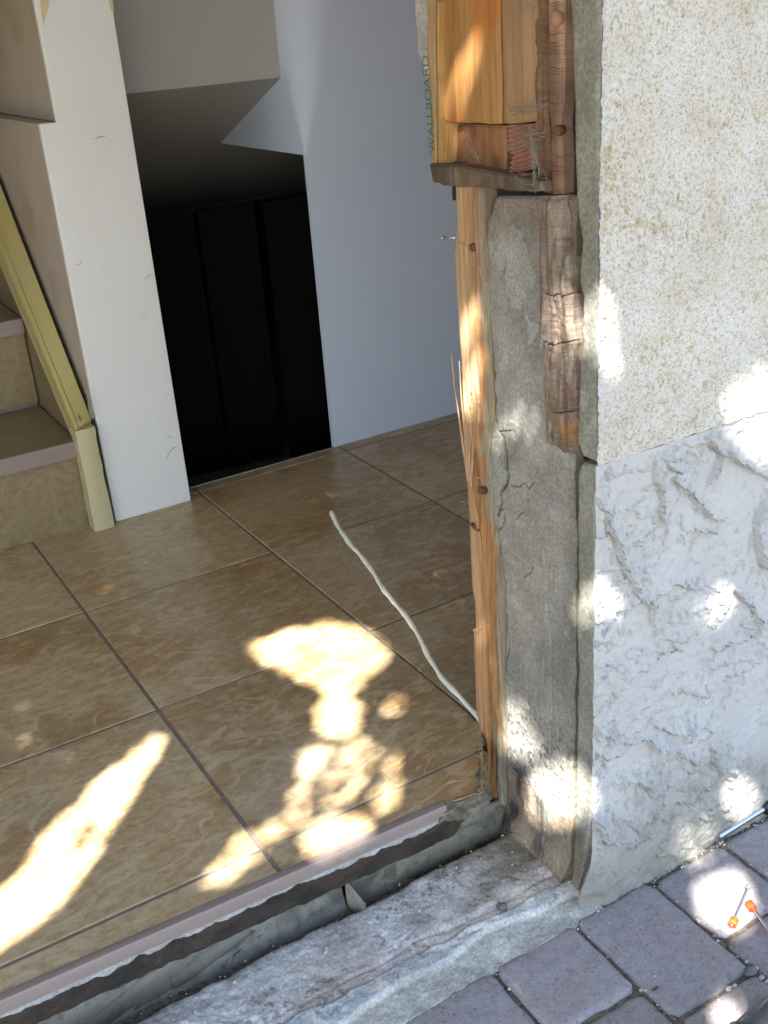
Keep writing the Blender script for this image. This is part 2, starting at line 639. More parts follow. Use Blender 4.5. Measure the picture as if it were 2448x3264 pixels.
red = sstep(.56, .66, fbm(X, TT * .15, 14, 3, 12))[..., None]
base = base * (1 - red * .6) + np.array([.10, .05, .028]) * red * .6
c = base * (1 - white[..., None]) + np.array([.46, .46, .44]) * white[..., None]
gr = sstep(.2, .35, X)[..., None] * .5
c = c * (1 - gr) + c * gr * np.array([.9, 1.05, .7])
V, F, C = grid_mesh(np.stack([X, Yp, Zp], -1), col=c)
rim = build('rotten_floor_rim', V, F, m_col_rough, col=C)
props(rim, 'dark rotten floor rim with a crumbled grey mortar line under the metal trim', 'floor rim')

# crumbs where the trim is broken off, next to the jamb
nx, ny = 90, 26
path = resample([(.258, -.0785), (.300, -.086), (.330, -.094), (.345, -.084), (.372, -.045), (.405, .004)], nx)
TT = np.linspace(0, 1, ny)[:, None]
PX_ = np.broadcast_to(path[:, 0], (ny, nx))
PY_ = np.broadcast_to(path[:, 1], (ny, nx))
nrm_ = np.gradient(path, axis=0)
nrm_ = np.stack([-nrm_[:, 1], nrm_[:, 0]], 1)
nrm_ /= np.linalg.norm(nrm_, axis=1)[:, None]
off_ = TT * .016 - .004 + (fbm(PX_ + PY_, TT * .1, 60, 4, 4) - .5) * .016
Xp = PX_ + nrm_[:, 0] * off_
Yp = PY_ + nrm_[:, 1] * off_
Zp = .0015 - .020 * (1 - TT) ** 1.6 + (fbm(PX_ + PY_, TT * .05, 70, 4, 8) - .5) * .009
cc = np.array([.19, .175, .125]) * (.25 + 1.5 * fbm(PX_, TT * .1, 60, 3, 1))[..., None]
V, F, C = grid_mesh(np.stack([Xp, Yp, Zp], -1), back=(0, .004, -.012), col=cc)
crm = build('broken_mortar_edge', V, F, m_col_rough, col=C)
props(crm, 'crumbled grey mortar where the floor trim is broken off beside the wood stud', 'mortar')

# ---- metal channel in the trench
ch = thing('sill_channel', (.1, 0, -.19), 'grey green metal sill channel lying in the trench below the floor edge', 'channel')


def channel(x0, x1, name, dz):
    n = int((x1 - x0) * 220)
    X, TT = np.meshgrid(np.linspace(x0, x1, n), np.linspace(0, 1, 22))
    Yp = .013 - .030 * TT ** 2 - .032 * X * .8 + np.interp(TT, [0, .15, 1], [.0, -.003, 0])
    Zp = -.116 + dz - .078 * TT
    Yp += (fbm(X, TT * .1, 8, 3, 6) - .5) * .006 + (fbm(X, TT * .1, 55, 3, 26) - .5) * .004
    Zp += (fbm(X, TT, 7, 2, 8) - .5) * .003 * (1 - TT)
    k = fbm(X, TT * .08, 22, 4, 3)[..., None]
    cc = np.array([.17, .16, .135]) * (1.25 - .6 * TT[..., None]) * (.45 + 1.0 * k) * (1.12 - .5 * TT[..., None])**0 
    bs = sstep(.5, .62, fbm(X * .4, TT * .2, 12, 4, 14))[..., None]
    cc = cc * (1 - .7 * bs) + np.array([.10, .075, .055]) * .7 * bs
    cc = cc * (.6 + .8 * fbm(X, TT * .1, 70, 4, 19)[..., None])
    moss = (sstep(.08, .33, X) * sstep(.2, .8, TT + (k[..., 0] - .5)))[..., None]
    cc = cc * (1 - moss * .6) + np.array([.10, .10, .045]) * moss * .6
    V, F, C = grid_mesh(np.stack([X, Yp, Zp], -1), back=(0, .004, 0), col=cc)
    return build(name, V, F, m_channel, ch, col=C)


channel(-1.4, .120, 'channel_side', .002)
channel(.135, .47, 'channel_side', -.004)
a = at(741, 1914, 2, -.135)
Vd = []
p0 = at(745, 1912, 2, -.135)
p1 = at(788, 1957, 2, -.165)
p1 = at(783, 1958, 2, -.158)
p2 = p1 + np.array([0, .004, -.07])
p3 = p0 + np.array([0, 0, -.10])
vv = [p0, p1, p2, p3]
vv += [q + np.array([.007, .002, 0]) for q in vv]
build('divider', vv, [[0, 1, 2, 3], [7, 6, 5, 4], [0, 4, 5, 1], [1, 5, 6, 2], [2, 6, 7, 3], [3, 7, 4, 0]], m_channel, ch,
      smooth=False, col=np.array([.30, .28, .22]))

# ---- mortar threshold bank
nx, ny = 1150, 150
ZB = -.165
ptA = ats([(294, 2202), (674, 2006), (787, 1957), (1017, 1837), (1095, 1798)], 2, ZB)[:, :2]
X, TT = np.meshgrid(np.linspace(-1.4, .447, nx), np.linspace(0, 1, ny))
ytop = np.interp(X, ptA[:, 0], ptA[:, 1]) + (fbm(X, X * 0, 24, 4, 3) - .5) * .010
Y = ytop + (-.243 - ytop) * TT
Hh = (fbm(X, Y, 14, 4, 2) - .5) * .010 + (fbm(X, Y, 60, 4, 7) - .5) * .0030
wl_up = ats([(678, 2184), (801, 2127), (878, 2081), (964, 2038), (1015, 2004), (1092, 1972), (1152, 1941), (1215, 1915)], 2, ZB)[:, :2]
wl_lo = ats([(760, 2190), (815, 2155), (878, 2118), (964, 2073), (1049, 2007), (1152, 1967), (1222, 1935)], 2, ZB)[:, :2]
wig = (fbm(X, Y, 18, 3, 15) - .5) * .018
yu = np.interp(X, wl_up[:, 0], wl_up[:, 1]) + wig
yl = np.interp(X, wl_lo[:, 0], wl_lo[:, 1]) + wig * .6
lip = sstep(.004, -.002, Y - yu) * sstep(-.004, .002, Y - yl)
Hh += lip * .006
low = sstep(.0, -.006, Y - yl)
Hh -= low * .003
gv = ats([(738, 2124), (821, 2084), (889, 2038), (1001, 1995)], 2, ZB)[:, :2]
yg = np.interp(X, gv[:, 0], gv[:, 1]) + wig * .5
groove = np.exp(-((Y - yg) / .004) ** 2)
Hh -= groove * .0015
st_ = fbm(X, Y, 11, 3, 18) * 6
steps = (np.floor(st_) + sstep(.8, 1, st_ - np.floor(st_))) / 6
Hh += (steps - .5) * .004 * (1 - low) + (fbm(X, Y, 130, 3, 8) - .5) * .0014
edge = np.exp(-(ytop - Y) / .006)
Z = ZB + Hh - edge * .006 - sstep(.6, 1.0, TT) * .009
k1 = fbm(X, Y, 16, 4, 21)
k2 = fbm(X, Y, 70, 4, 5)
c = np.array([.78, .70, .63]) * (.6 + .75 * k1)[..., None]
effl = sstep(.43, .60, fbm(X, Y, 11, 4, 9) + .16 * np.exp(-(ytop - Y) / .05)) * .85
c = c * (1 - effl[..., None]) + np.array([.98, .95, .90]) * (.65 + .5 * k2)[..., None] * effl[..., None]
brown = (groove * .25 + sstep(.55, .68, fbm(X * .4, Y, 30, 3, 14)) * .35)[..., None]
c = c * (1 - brown) + np.array([.22, .15, .12]) * brown
li = (lip * sstep(.3, .5, fbm(X, Y, 40, 3, 6)))[..., None]
c = c * (1 - li) + np.array([.58, .61, .61]) * li
lw = (low * .8)[..., None]
c = c * (1 - lw) + np.array([.52, .52, .47]) * (.7 + .6 * k2[..., None]) * lw
spk = sstep(.60, .68, fbm(X, Y, 150, 2, 4)) * sstep(.50, .62, fbm(X, Y, 22, 2, 3)) * (.25 + .75 * (1 - low))
c = c * (1 - .45 * spk[..., None])
jb = (sstep(.20, .43, X) * sstep(.55, .35, TT))[..., None]     # olive, darker towards the jamb
c = c * (1 - jb * .65) + np.array([.20, .165, .10]) * (.5 + k2[..., None]) * jb * .65
V, F, C = grid_mesh(np.stack([X, Y, Z], -1), back=(0, 0, -.06), col=c)
thr = thing('mortar_threshold', (.1, -.13, -.2), 'broken whitish mortar threshold between the trench and the pavers', 'threshold')
build('mortar_bed', V, F, m_col_rough, thr, col=C)
box('trench_bottom', (-1.4, -.06, -.26), (.46, .05, -.215), m_cavity, thr)
# small round stone stuck to the threshold
pb = at(1085, 1960, 2, ZB)


def blob(name, c0, r, mat, parent=None, seed=0, sq=(1, 1, 1), n=8):
    V = []
    F = []
    rs = np.random.RandomState(seed)
    for i in range(n + 1):
        th = math.pi * i / n
        for j in range(n * 2):
            ph = math.pi * j / n
            rr = r * (1 + (rs.rand() - .5) * .35 * (0 < i < n))
            V.append((c0[0] + sq[0] * rr * math.sin(th) * math.cos(ph), c0[1] + sq[1] * rr * math.sin(th) * math.sin(ph),
                      c0[2] + sq[2] * rr * math.cos(th)))
    m = n * 2
    for i in range(n):
        for j in range(m):
            F.append([i * m + j, (i + 1) * m + j, (i + 1) * m + (j + 1) % m, i * m + (j + 1) % m])
    return build(name, V, F, mat, parent)


m_stone = M('grey_stone', (0.16, 0.17, 0.175), .7)
props(blob('pebble', pb, .008, m_stone, seed=3, sq=(1, 1.3, .8)), 'smooth grey pebble stuck on the mortar threshold', 'pebble')

# ================================================================== STUCCO WALL
XW, YF = .430, -.233
wall = thing('stucco_wall', (1.2, -.1, ZG), 'pale rendered house wall right of the doorway with rough trowelled stucco base', 'wall')
# wall mass behind
box('wall_mass', (.452, -.214, -.25), (3.2, .085, 2.75), m_cavity, wall)
box('inner_plaster', (.50, .0855, 0.0), (3.2, .094, 2.4), m_white, wall)

# lower coat
x1 = 1.25
nx, nz = 520, 470
X, Z = np.meshgrid(np.linspace(XW, x1, nx), np.linspace(-.185, .5665, nz))
XX = XW + (X - XW) * (0.6 + .4 * (X - XW) / (x1 - XW))       # finer near the corner
X = XX


def cr(p):     # print position of a point traced in an enlarged crop of the wall
    return (1219.8 + p[0] * .4902, 813 + p[1] * .4902)


ridges = [
    ([(155, 560), (175, 620), (200, 680), (225, 740), (240, 800), (265, 850), (290, 890), (340, 970), (380, 1000), (385, 1075)], .0060, 1, .035),
    ([(455, 395), (500, 460), (560, 530), (620, 590), (680, 625)], .0062, 1, .018),
    ([(400, 400), (405, 470), (430, 540), (418, 590), (435, 640)], .0045, 1, .02),
    ([(640, 290), (680, 340), (660, 400), (630, 460)], .0045, 1, .02),
    ([(735, 350), (790, 390), (850, 420), (896, 440)], .006, 1, .02),
    ([(145, 1070), (190, 1060), (230, 1025), (330, 990), (400, 960), (460, 905), (600, 920)], .0035, 1, .03),
    ([(190, 1410), (280, 1320), (350, 1280), (420, 1220), (530, 1150)], .0045, 1, .03),
    ([(570, 1390), (620, 1400), (690, 1310), (740, 1300), (850, 1240)], .0065, 1, .02),
    ([(660, 1190), (740, 1160), (850, 1120)], .005, 1, .02),
    ([(160, 1560), (210, 1590), (290, 1600), (350, 1580), (380, 1630), (500, 1640), (560, 1690)], .006, 1, .03),
    ([(390, 1530), (460, 1560), (550, 1550)], .005, 1, .015),
    ([(240, 1790), (320, 1760), (370, 1830), (440, 1800), (560, 1730)], .006, 1, .02),
    ([(130, 1950), (180, 2050), (250, 2020), (330, 1960), (390, 1880)], .0075, 1, .03),
    ([(290, 2060), (350, 2020), (420, 1980)], .006, 1, .012),
    ([(640, 1640), (660, 1720), (730, 1730), (790, 1640)], .006, 1, .02),
    ([(870, 570), (840, 640), (840, 740), (880, 840)], .006, 1, .02),
    ([(760, 960), (800, 1000), (840, 1040), (850, 1090)], .005, 1, .015),
    ([(500, 1870), (560, 1850), (620, 1800)], .005, 1, .012),
    ([(560, 1950), (640, 1900), (700, 1880)], .005, 1, .012),
    ([(150, 1660), (190, 1680), (250, 1660)], .004, 1, .012),
    ([(520, 690), (560, 660), (600, 690), (650, 680)], .004, 1, .012),
    ([(420, 1400), (450, 1380), (470, 1400)], .004, 1, .01),
]
H = (fbm(X, Z, 9, 3, 2) - .5) * .004
gx = (fbm(X, Z, 55, 3, 4) - .5)
gz = (fbm(X, Z, 55, 3, 8) - .5)
crumb = fbm(X, Z, 150, 3, 13) - .5
Xn = X + gx * .012 + (fbm(X, Z, 160, 2, 14) - .5) * .005
Zn = Z + gz * .012 + (fbm(X, Z, 160, 2, 15) - .5) * .005
OV = np.zeros(X.shape)
for pl, h, sgn, wd in ridges:
    q = ats([cr(p) for p in pl], 1, YF)[:, [0, 2]]
    d, s = pdist(Xn, Zn, q)
    s = s * sgn
    hv = h * 1.8 * (.45 + 1.1 * fbm(X, Z, 40, 2, 6)) * (.85 + crumb * .8)
    up = hv * (.62 * np.exp(-(d / wd) ** 1.3) + .38 * np.exp(-(d / .0045) ** 2))
    dn = hv * np.exp(-(d / .0008) ** 2) - .0025 * np.exp(-((d - .003) / .0022) ** 2)
    pr_ = np.where(s > 0, up, dn)
    wgt = np.exp(-(d / (wd * 1.3)) ** 2)
    H = H + pr_ * np.where(H > .0035, .45, 1)
    OV = np.maximum(OV, np.where(s > 0, np.exp(-(d / .004) ** 2), 0) * .0035)
# small smears and lumps of the trowel
n1 = fbm(Xn * .75 + Zn * .3, Zn * 1.1, 24, 3, 17)
sm = sstep(.555, .563, n1) * (1 - sstep(.563, .66, n1) * .75)
msk = sstep(.50, .58, fbm(X, Z, 7, 2, 19))
H += sm * msk * .0042
OV = np.maximum(OV, sstep(.555, .563, n1) * (1 - sstep(.563, .59, n1)) * msk * .0025)
n2 = fbm(Xn, Zn * .7 + Xn * .3, 62, 2, 3)
lump = sstep(.60, .66, n2) * sstep(.50, .58, fbm(X, Z, 11, 2, 5))
H += lump * .0040
pits = sstep(.60, .68, fbm(X, Z, 105, 2, 23)) * sstep(.50, .60, fbm(X, Z, 13, 2, 11))
H -= pits * .0035
H += crumb * .0030
Z = Z - OV * sstep(.560, .55, Z)
low = sstep(-.06, -.17, Z + (fbm(X, Z, 12, 2, 7) - .5) * .05)
H = H * (1 - .15 * low) + low * .003
H *= 1.25
H += low * (fbm(X, Z, 60, 4, 31) - .5) * .008
H *= sstep(XW - .001, XW + .006, X) * .8 + .2
H -= sstep(.035, 0, X - XW) ** 2 * sstep(-.07, -.17, Z) * .016
H *= 1 - .7 * sstep(.555, .5665, Z)
ce = XW - .0008 + (fbm(X * 0, Z, 60, 3, 6) - .5) * .0022 + np.where(Z < -.02, sstep(-.05, -.18, Z) * -.012, 0)
Xs = X + (ce - XW) * sstep(.02, 0, X - XW)
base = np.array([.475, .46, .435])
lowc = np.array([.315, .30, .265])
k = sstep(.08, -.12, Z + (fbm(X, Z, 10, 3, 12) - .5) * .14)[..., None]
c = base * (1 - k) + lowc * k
rm = (sstep(.56, .66, fbm(X, Z, 110, 3, 2)) * np.maximum(sm * msk, sstep(.002, .005, H)))[..., None]
c = c * (1 - rm * .12)
rm = rm * .3
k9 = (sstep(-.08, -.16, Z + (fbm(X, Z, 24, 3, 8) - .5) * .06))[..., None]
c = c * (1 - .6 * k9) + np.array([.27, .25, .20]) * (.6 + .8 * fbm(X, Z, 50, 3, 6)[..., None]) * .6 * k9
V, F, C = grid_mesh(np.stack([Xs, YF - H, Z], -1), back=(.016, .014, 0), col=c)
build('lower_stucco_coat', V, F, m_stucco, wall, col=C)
box('lower_stucco_coat', (x1, -.235, -.25), (3.2, -.226, .5665), m_stucco, wall)
bpy.context.view_layer.update()

# upper coat
nx, nz = 620, 640
X, Z = np.meshgrid(np.linspace(0, 1, nx) ** 1.25 * (x1 - XW) + XW, np.linspace(.569, 1.45, nz))
Z = Z + sstep(.595, .569, Z) * ((fbm(X, X * 0, 60, 3, 2) - .5) * .004)
H = (fbm(X, Z, 230, 2, 3) - .5) * .0054 + (fbm(X, Z, 90, 3, 9) - .5) * .0030 + (fbm(X, Z, 8, 2, 5) - .5) * .003
edge = sstep(.575, .569, Z)
H = H * (1 - edge * .5)
ce = -.0008 + (fbm(X * 0, Z, 80, 3, 16) - .5) * .003
Xs = X + ce * sstep(.015, 0, X - XW)
c = np.array([.60, .575, .52]) * (1 + (fbm(X, Z, 9, 2, 2) - .5)[..., None] * .12)
pit = sstep(-.0006, -.0022, H + (fbm(X, Z, 14, 2, 7) - .5) * .003)[..., None]
c = c * (1 - pit * np.array([.18, .24, .40]))
we = sstep(.012, .0, X - XW)[..., None]
c = c * (1 - we * .6) + np.array([.56, .57, .57]) * we * .6
V, F, C = grid_mesh(np.stack([Xs, YF - .0035 - H, Z], -1), back=(.016, .013, 0), col=c)
build('upper_render_coat', V, F, m_render, wall, col=C)


def colcube(o, col):
    me = o.data
    a = me.color_attributes.new('Col', 'FLOAT_COLOR', 'POINT')
    a.data.foreach_set('color', np.tile(np.r_[col, 1.0], len(me.vertices)))


colcube(box('upper_render_coat', (x1, -.239, .569), (3.2, -.226, 2.75), m_render, wall), [.50, .475, .42])
colcube(box('upper_render_coat', (XW, -.239, 1.45), (x1, -.226, 2.75), m_render, wall), [.50, .475, .42])
for o in wall.children:
    if o.name.startswith('lower_stucco_coat') and 'Col' not in o.data.color_attributes:
        colcube(o, [.43, .435, .44])


# ---- strips of material on the reveal, traced between a left and a right edge
def strip(name, left, right, xp, mat, parent, col, back=.02, n=(40, 200), rag=(.0015, 60), hfun=None, cfun=None, edge=.004,
          round_=.003, seed=0, sharp=None, ymin=None):
    nS, nT = n
    Lp = resample(ats(left, 0, xp), nT)
    Rp = resample(ats(right, 0, xp), nT)
    s = np.linspace(0, 1, nS)[None, :, None]
    P = Lp[:, None, :] * (1 - s) + Rp[:, None, :] * s
    Y, Z = P[..., 1].copy(), P[..., 2].copy()
    wdt = np.linalg.norm(Lp - Rp, axis=1)[:, None]
    dl = s[..., 0] * wdt
    dr = (1 - s[..., 0]) * wdt
    ra, rf = rag
    P[..., 1] += ra * 2 * (fbm(Z * 0 + seed, Z, rf, 3, seed) - .5) * np.exp(-dl / .01)
    P[..., 1] += ra * 2 * (fbm(Z * 0 + seed + 5, Z, rf, 3, seed + 2) - .5) * np.exp(-dr / .01)
    tt = np.linspace(0, 1, nT)[:, None]
    lenz = abs(Lp[0, 2] - Lp[-1, 2])
    de = np.minimum(np.minimum(dl, dr), np.minimum(tt * lenz, (1 - tt) * lenz) + (0))
    P[..., 2] += ra * 2 * (fbm(Y, Y * 0 + seed, rf * 2, 3, seed + 4) - .5) * np.exp(-(1 - tt) * lenz / .008)
    H = -round_ * (1 - sstep(0, edge, de)) 
    if hfun is not None:
        H = H + hfun(Y, Z, dl, dr)
    P[..., 0] -= H
    if ymin is not None:
        P[..., 1] = np.maximum(P[..., 1], ymin)
    c = np.broadcast_to(np.array(col), P.shape).copy()
    if cfun is not None:
        c = cfun(Y, Z, dl, dr, c)
    V, F, C = grid_mesh(P, back=(back, 0, 0), col=c)
    return build(name, V, F, mat, parent, col=C, sharp=sharp)


def c2(p):      # enlarged crop of the upper reveal
    return (914.9 + p[0] * .2757, 406.6 + p[1] * .2757)


def c3(p):
    return (948.8 + p[0] * .2757, 948.8 + p[1] * .2757)


def yz(pts, xp=XW):
    return ats(pts, 0, xp)[:, [1, 2]]


cracks = [
    ([c2(p) for p in [(510, 1370), (530, 1450), (515, 1550), (535, 1650), (530, 1750), (540, 1840), (550, 1900)]], .0016, .010),
    ([c2(p) for p in [(560, 1915), (600, 1960), (610, 2030), (625, 2100), (630, 2212)]], .0013, .008),
    ([c3(p) for p in [(480, 0), (500, 150), (520, 290), (500, 370), (455, 420), (465, 480), (460, 540), (440, 600)]], .0016, .010),
    ([c3(p) for p in [(440, 540), (480, 560), (488, 640), (470, 700), (440, 720), (450, 790)]], .0007, .004),
    ([c3(p) for p in [(535, 370), (600, 385), (630, 350), (670, 400), (700, 350)]], .0008, .003),
    ([c3(p) for p in [(650, 560), (605, 600), (580, 640)]], .0007, .003),
    ([c3(p) for p in [(490, 1500), (520, 1620), (500, 1800), (530, 2000), (530, 2200)]], .0009, .005),
    ([c3(p) for p in [(700, 1010), (680, 1060), (640, 1090)]], .0007, .003),
    ([c2(p) for p in [(630, 1880), (650, 1910), (560, 1915)]], .0007, .003),
    ([(1110, 1660), (1112, 1690), (1140, 1700)], .0008, .004),
    ([(1100, 1790), (1130, 1800), (1160, 1850), (1190, 1900)], .0010, .004),
]
pale = yz([c2(p) for p in [(680, 260), (640, 320), (650, 400), (625, 470), (635, 600), (630, 700), (635, 800), (665, 870), (670, 935),
                            (740, 965), (765, 880), (785, 800), (850, 780), (840, 640), (800, 560), (790, 440), (740, 350)]])
flake = yz([c3(p) for p in [(395, 0), (478, 0), (495, 150), (515, 290), (500, 365), (450, 410), (440, 560), (430, 720), (405, 620), (400, 300)]])
white2 = yz([c2(p) for p in [(790, 980), (830, 1060), (870, 1080), (875, 1180), (840, 1240), (800, 1240), (810, 1120)]])
crk = [(yz(p), wd, dp) for p, wd, dp in cracks]
gap_line = yz([(1241, 990), (1241, 1090), (1240, 1225), (1244, 1280), (1238, 1335), (1243, 1445), (1240, 1560), (1238, 1700), (1235, 1800), (1225, 1900)])


def core_h(Y, Z, dl, dr):
    h = (fbm(Y, Z, 16, 3, 4) - .5) * .007 + (fbm(Y, Z, 70, 3, 6) - .5) * .0018
    h += sstep(.55, .57, fbm(Y, Z, 38, 3, 10)) * .0012
    for q, wd, dp in crk:
        d, _ = pdist(Y + (vn(Y * 260, Z * 260, 3) - .5) * .002, Z, q)
        h -= dp * np.exp(-(d / wd) ** 2)
    h += np.where(inpoly(Y + (vn(Z * 130, Y * 130, 3) - .5) * .004, Z, pale), .0030, 0)
    h += np.where(inpoly(Y, Z, flake), .0025, 0)
    # broken corner at the top left
    h -= sstep(.845, .87, Z) * sstep(.02, .0, dl) * .02
    h -= sstep(.010, .0, dl) * .006
    # spreading foot
    ft = sstep(-.10, -.185, Z)
    h += ft * (.010 + .020 * (fbm(Y, Z, 14, 3, 5) - .3)) 
    # shallow vertical trowel groove
    h -= np.exp(-((Y + .122 + .01 * np.sin(Z * 9)) / .0025) ** 2) * .0015 * sstep(.5, .3, Z)
    return h


def core_c(Y, Z, dl, dr, c):
    k = fbm(Y, Z, 12, 4, 2)[..., None]
    c = np.array([.345, .34, .31]) * (.5 + 1.0 * k)
    warm = sstep(.47, .62, fbm(Y, Z, 7, 3, 11))[..., None] * .35
    c = c * (1 - warm) + np.array([.37, .33, .265]) * warm
    ip = inpoly(Y + (vn(Z * 130, Y * 130, 3) - .5) * .004, Z, pale)[..., None]
    c = np.where(ip, np.array([.42, .42, .375]) * (.9 + .2 * k), c)
    i2 = inpoly(Y + (fbm(Z, Y, 60, 3, 5) - .5) * .02, Z, white2)[..., None]
    c = np.where(i2, np.array([.42, .42, .40]), c)
    fl = inpoly(Y, Z, flake)[..., None]
    c = np.where(fl, np.array([.37, .37, .325]) * (.85 + .3 * k), c)
    top = sstep(.80, .86, Z + (fbm(Y, Z, 20, 3, 3) - .5) * .08)[..., None]
    c = c * (1 - top * .7) + np.array([.26, .19, .15]) * top * .7
    for q, wd, dp in crk:
        d, _ = pdist(Y + (vn(Y * 260, Z * 260, 3) - .5) * .002, Z, q)
        c = c * (1 - .85 * np.exp(-(d / (wd * 1.1)) ** 2)[..., None])
    lowp = sstep(.12, .0, Z)[..., None]
    c = c * (1 - lowp * .5) + np.array([.40, .37, .31]) * lowp * .5
    rt = sstep(-.035, -.075, Z + (fbm(Y, Z, 16, 3, 3) - .5) * .09)[..., None]
    br = np.array([.23, .165, .11]) * (.05 + 1.9 * sstep(.3, .7, fbm(Y * 1.3, Z * .6, 30, 4, 8)))[..., None]
    c = c * (1 - rt * .85) + br * rt * .85
    dk = np.exp(-((Y + .058) / .016) ** 2 - ((Z + .035) / .03) ** 2)[..., None] * .75      # small dark blotch
    c = c * (1 - dk) + np.array([.05, .04, .035]) * dk
    sp = sstep(.64, .70, fbm(Y, Z, 170, 2, 5)) * sstep(.16, .05, Z) * sstep(-.07, -.02, Z)
    c = c * (1 - .6 * sp[..., None])
    ol = (np.exp(-dr / .008) * .6)[..., None]
    c = c * (1 - ol) + np.array([.19, .165, .085]) * ol
    st = sstep(.58, .72, fbm(Y * 2.5, Z * .35, 30, 3, 12))[..., None] * .3
    return c * (1 - st) + np.array([.44, .41, .36]) * st


left_core = [(1056, 424), (1047, 470), (1050, 560), (1056, 700), (1060, 800), (1057, 930), (1059, 1000), (1063, 1080), (1068, 1150),
             (1078, 1200), (1086, 1300), (1083, 1400), (1086, 1500), (1089, 1600), (1091, 1700), (1094, 1803)]
right_core = [(1243, 424), (1243, 600), (1243, 800), (1243, 990), (1241, 1200), (1242, 1400), (1240, 1560), (1238, 1700), (1235, 1800),
              (1226, 1922)]
core = thing('mortar_jamb', (.46, -.1, -.2), 'cracked grey mortar face of the doorway reveal with a pale smooth patch', 'door jamb')
strip('mortar_face', left_core, right_core, .436, m_col_rough, core, (.3, .3, .3), back=.04, n=(150, 820), hfun=core_h, cfun=core_c,
      rag=(.002, 40), seed=1)


# stucco thickness seen on the reveal
def edge_h(Y, Z, dl, dr):
    return (fbm(Y, Z, 22, 3, 14) - .5) * .004 + (fbm(Y, Z, 110, 3, 16) - .5) * .0018 - sstep(.009, 0, dl) * .004


def edge_c(Y, Z, dl, dr, c):
    k = fbm(Y, Z, 14, 4, 12)[..., None]
    c = np.array([.33, .325, .275]) * (.65 + .7 * k)
    e = (np.exp(-dl / .0035) * .7)[..., None]
    c = c * (1 - e) + np.array([.13, .11, .07]) * e
    wr = np.exp(-dr / .0022)[..., None] * .8
    c = c * (1 - wr) + np.array([.5, .51, .51]) * wr
    lo = sstep(-.02, -.10, Z + (fbm(Y, Z, 30, 3, 2) - .5) * .1)[..., None]
    br = np.array([.24, .19, .13]) * (.45 + 1.0 * fbm(Y, Z, 40, 4, 8))[..., None]
    return c * (1 - lo * .8) + br * lo * .8


strip('upper_render_edge', [(1212, -330), (1222, -60), (1229, 60), (1233, 180), (1236, 260), (1236, 360), (1240, 415), (1243, 470), (1251, 520),
                            (1247, 580), (1247, 625), (1253, 640), (1251, 700), (1252, 740), (1247, 800), (1244, 880), (1244, 960), (1252, 985), (1268, 988)],
      [(1290, -330), (1293, -60), (1294, 200), (1295, 500), (1296, 800), (1295, 1001)], XW, m_col_rough, wall, (.3, .3, .3), back=.02, ymin=-.2318, n=(36, 560),
      hfun=edge_h, cfun=edge_c, rag=(.003, 45), seed=5)
strip('lower_stucco_edge', [(1250, 1000), (1243, 1015), (1244, 1090), (1242, 1225), (1246, 1280), (1240, 1335), (1245, 1445), (1242, 1560),
                            (1240, 1700), (1237, 1800), (1228, 1925)],
      [(1288, 1006), (1288, 1200), (1285, 1500), (1282, 1700), (1272, 1800), (1262, 1860), (1238, 1955)], XW, m_col_rough, wall, (.3, .3, .3), back=.02, ymin=-.2318,
      n=(36, 560), hfun=edge_h, cfun=edge_c, rag=(.003, 45), seed=9)

# ================================================================== WOOD IN THE JAMB
def crack_lines(Y, Z, f, seed, w_=.10):
    g = Z * f + 3.0 * fbm(Y * .8, Z, 22, 3, seed) + 1.2 * fbm(Y, Z, 90, 2, seed + 1)
    i_ = np.floor(g)
    fr_ = np.abs(g - i_ - .5)
    on = sstep(.35, .75, vn(i_ * 3.7, Y * 30, seed + 2))
    return np.exp(-(fr_ / w_) ** 2) * on


# rotten stud between mortar and render
stud = thing('rotten_stud', (.45, -.15, .56), 'weathered grey brown rotten stud with cross cracks between the mortar and the render', 'timber')
xcr = [c2(p) for p in [(970, 820), (1030, 850), (1060, 825), (1090, 848), (1150, 830)]]
xcr2 = [c2(p) for p in [(900, 1200), (960, 1215), (1010, 1235), (1060, 1218), (1190, 1190)]]
xcr3 = [c2(p) for p in [(1020, 1745), (1080, 1755), (1190, 1745)]]


def stud_h(Y, Z, dl, dr):
    h = (fbm(Y * 2.2, Z * .4, 30, 3, 3) - .5) * .010 + (fbm(Y, Z, 90, 3, 8) - .5) * .002
    h -= crack_lines(Y, Z, 520, 7, .16) * .0011 * sstep(.40, .6, fbm(Y, Z, 9, 2, 5))
    h += (sstep(.50, .56, fbm(Y * 2.5, Z * .35, 26, 3, 13)) - .5) * .006
    for q in (xcr, xcr2, xcr3):
        d, _ = pdist(Y, Z, yz(q, .424))
        h -= .006 * np.exp(-(d / (.0001 + .0014 * vn(Y * 150, Z * 0, 3))) ** 2)
    return h


def stud_c(Y, Z, dl, dr, c):
    k = fbm(Y * 2, Z * .5, 26, 4, 6)[..., None]
    c = np.array([.25, .205, .165]) * (.45 + 1.1 * k)
    pk = sstep(.74, .66, Z)[..., None] * sstep(.56, .66, Z)[..., None] * .5
    c = c * (1 - pk) + np.array([.34, .235, .18]) * pk
    o = (sstep(.625, .605, Z) * sstep(.575, .60, Z) * sstep(.035, .02, dr))[..., None]
    c = c * (1 - o) + np.array([.40, .22, .09]) * (.6 + .6 * k) * o
    st = sstep(.56, .66, fbm(Y * 3, Z * .4, 40, 3, 9))[..., None] * .55
    c = c * (1 - st) + np.array([.42, .37, .30]) * st
    for q in (xcr, xcr2, xcr3):
        d, _ = pdist(Y, Z, yz(q, .424))
        c = c * (1 - .75 * np.exp(-(d / (.0001 + .0012 * vn(Y * 150, Z * 0, 3))) ** 2))[..., None]
    return c


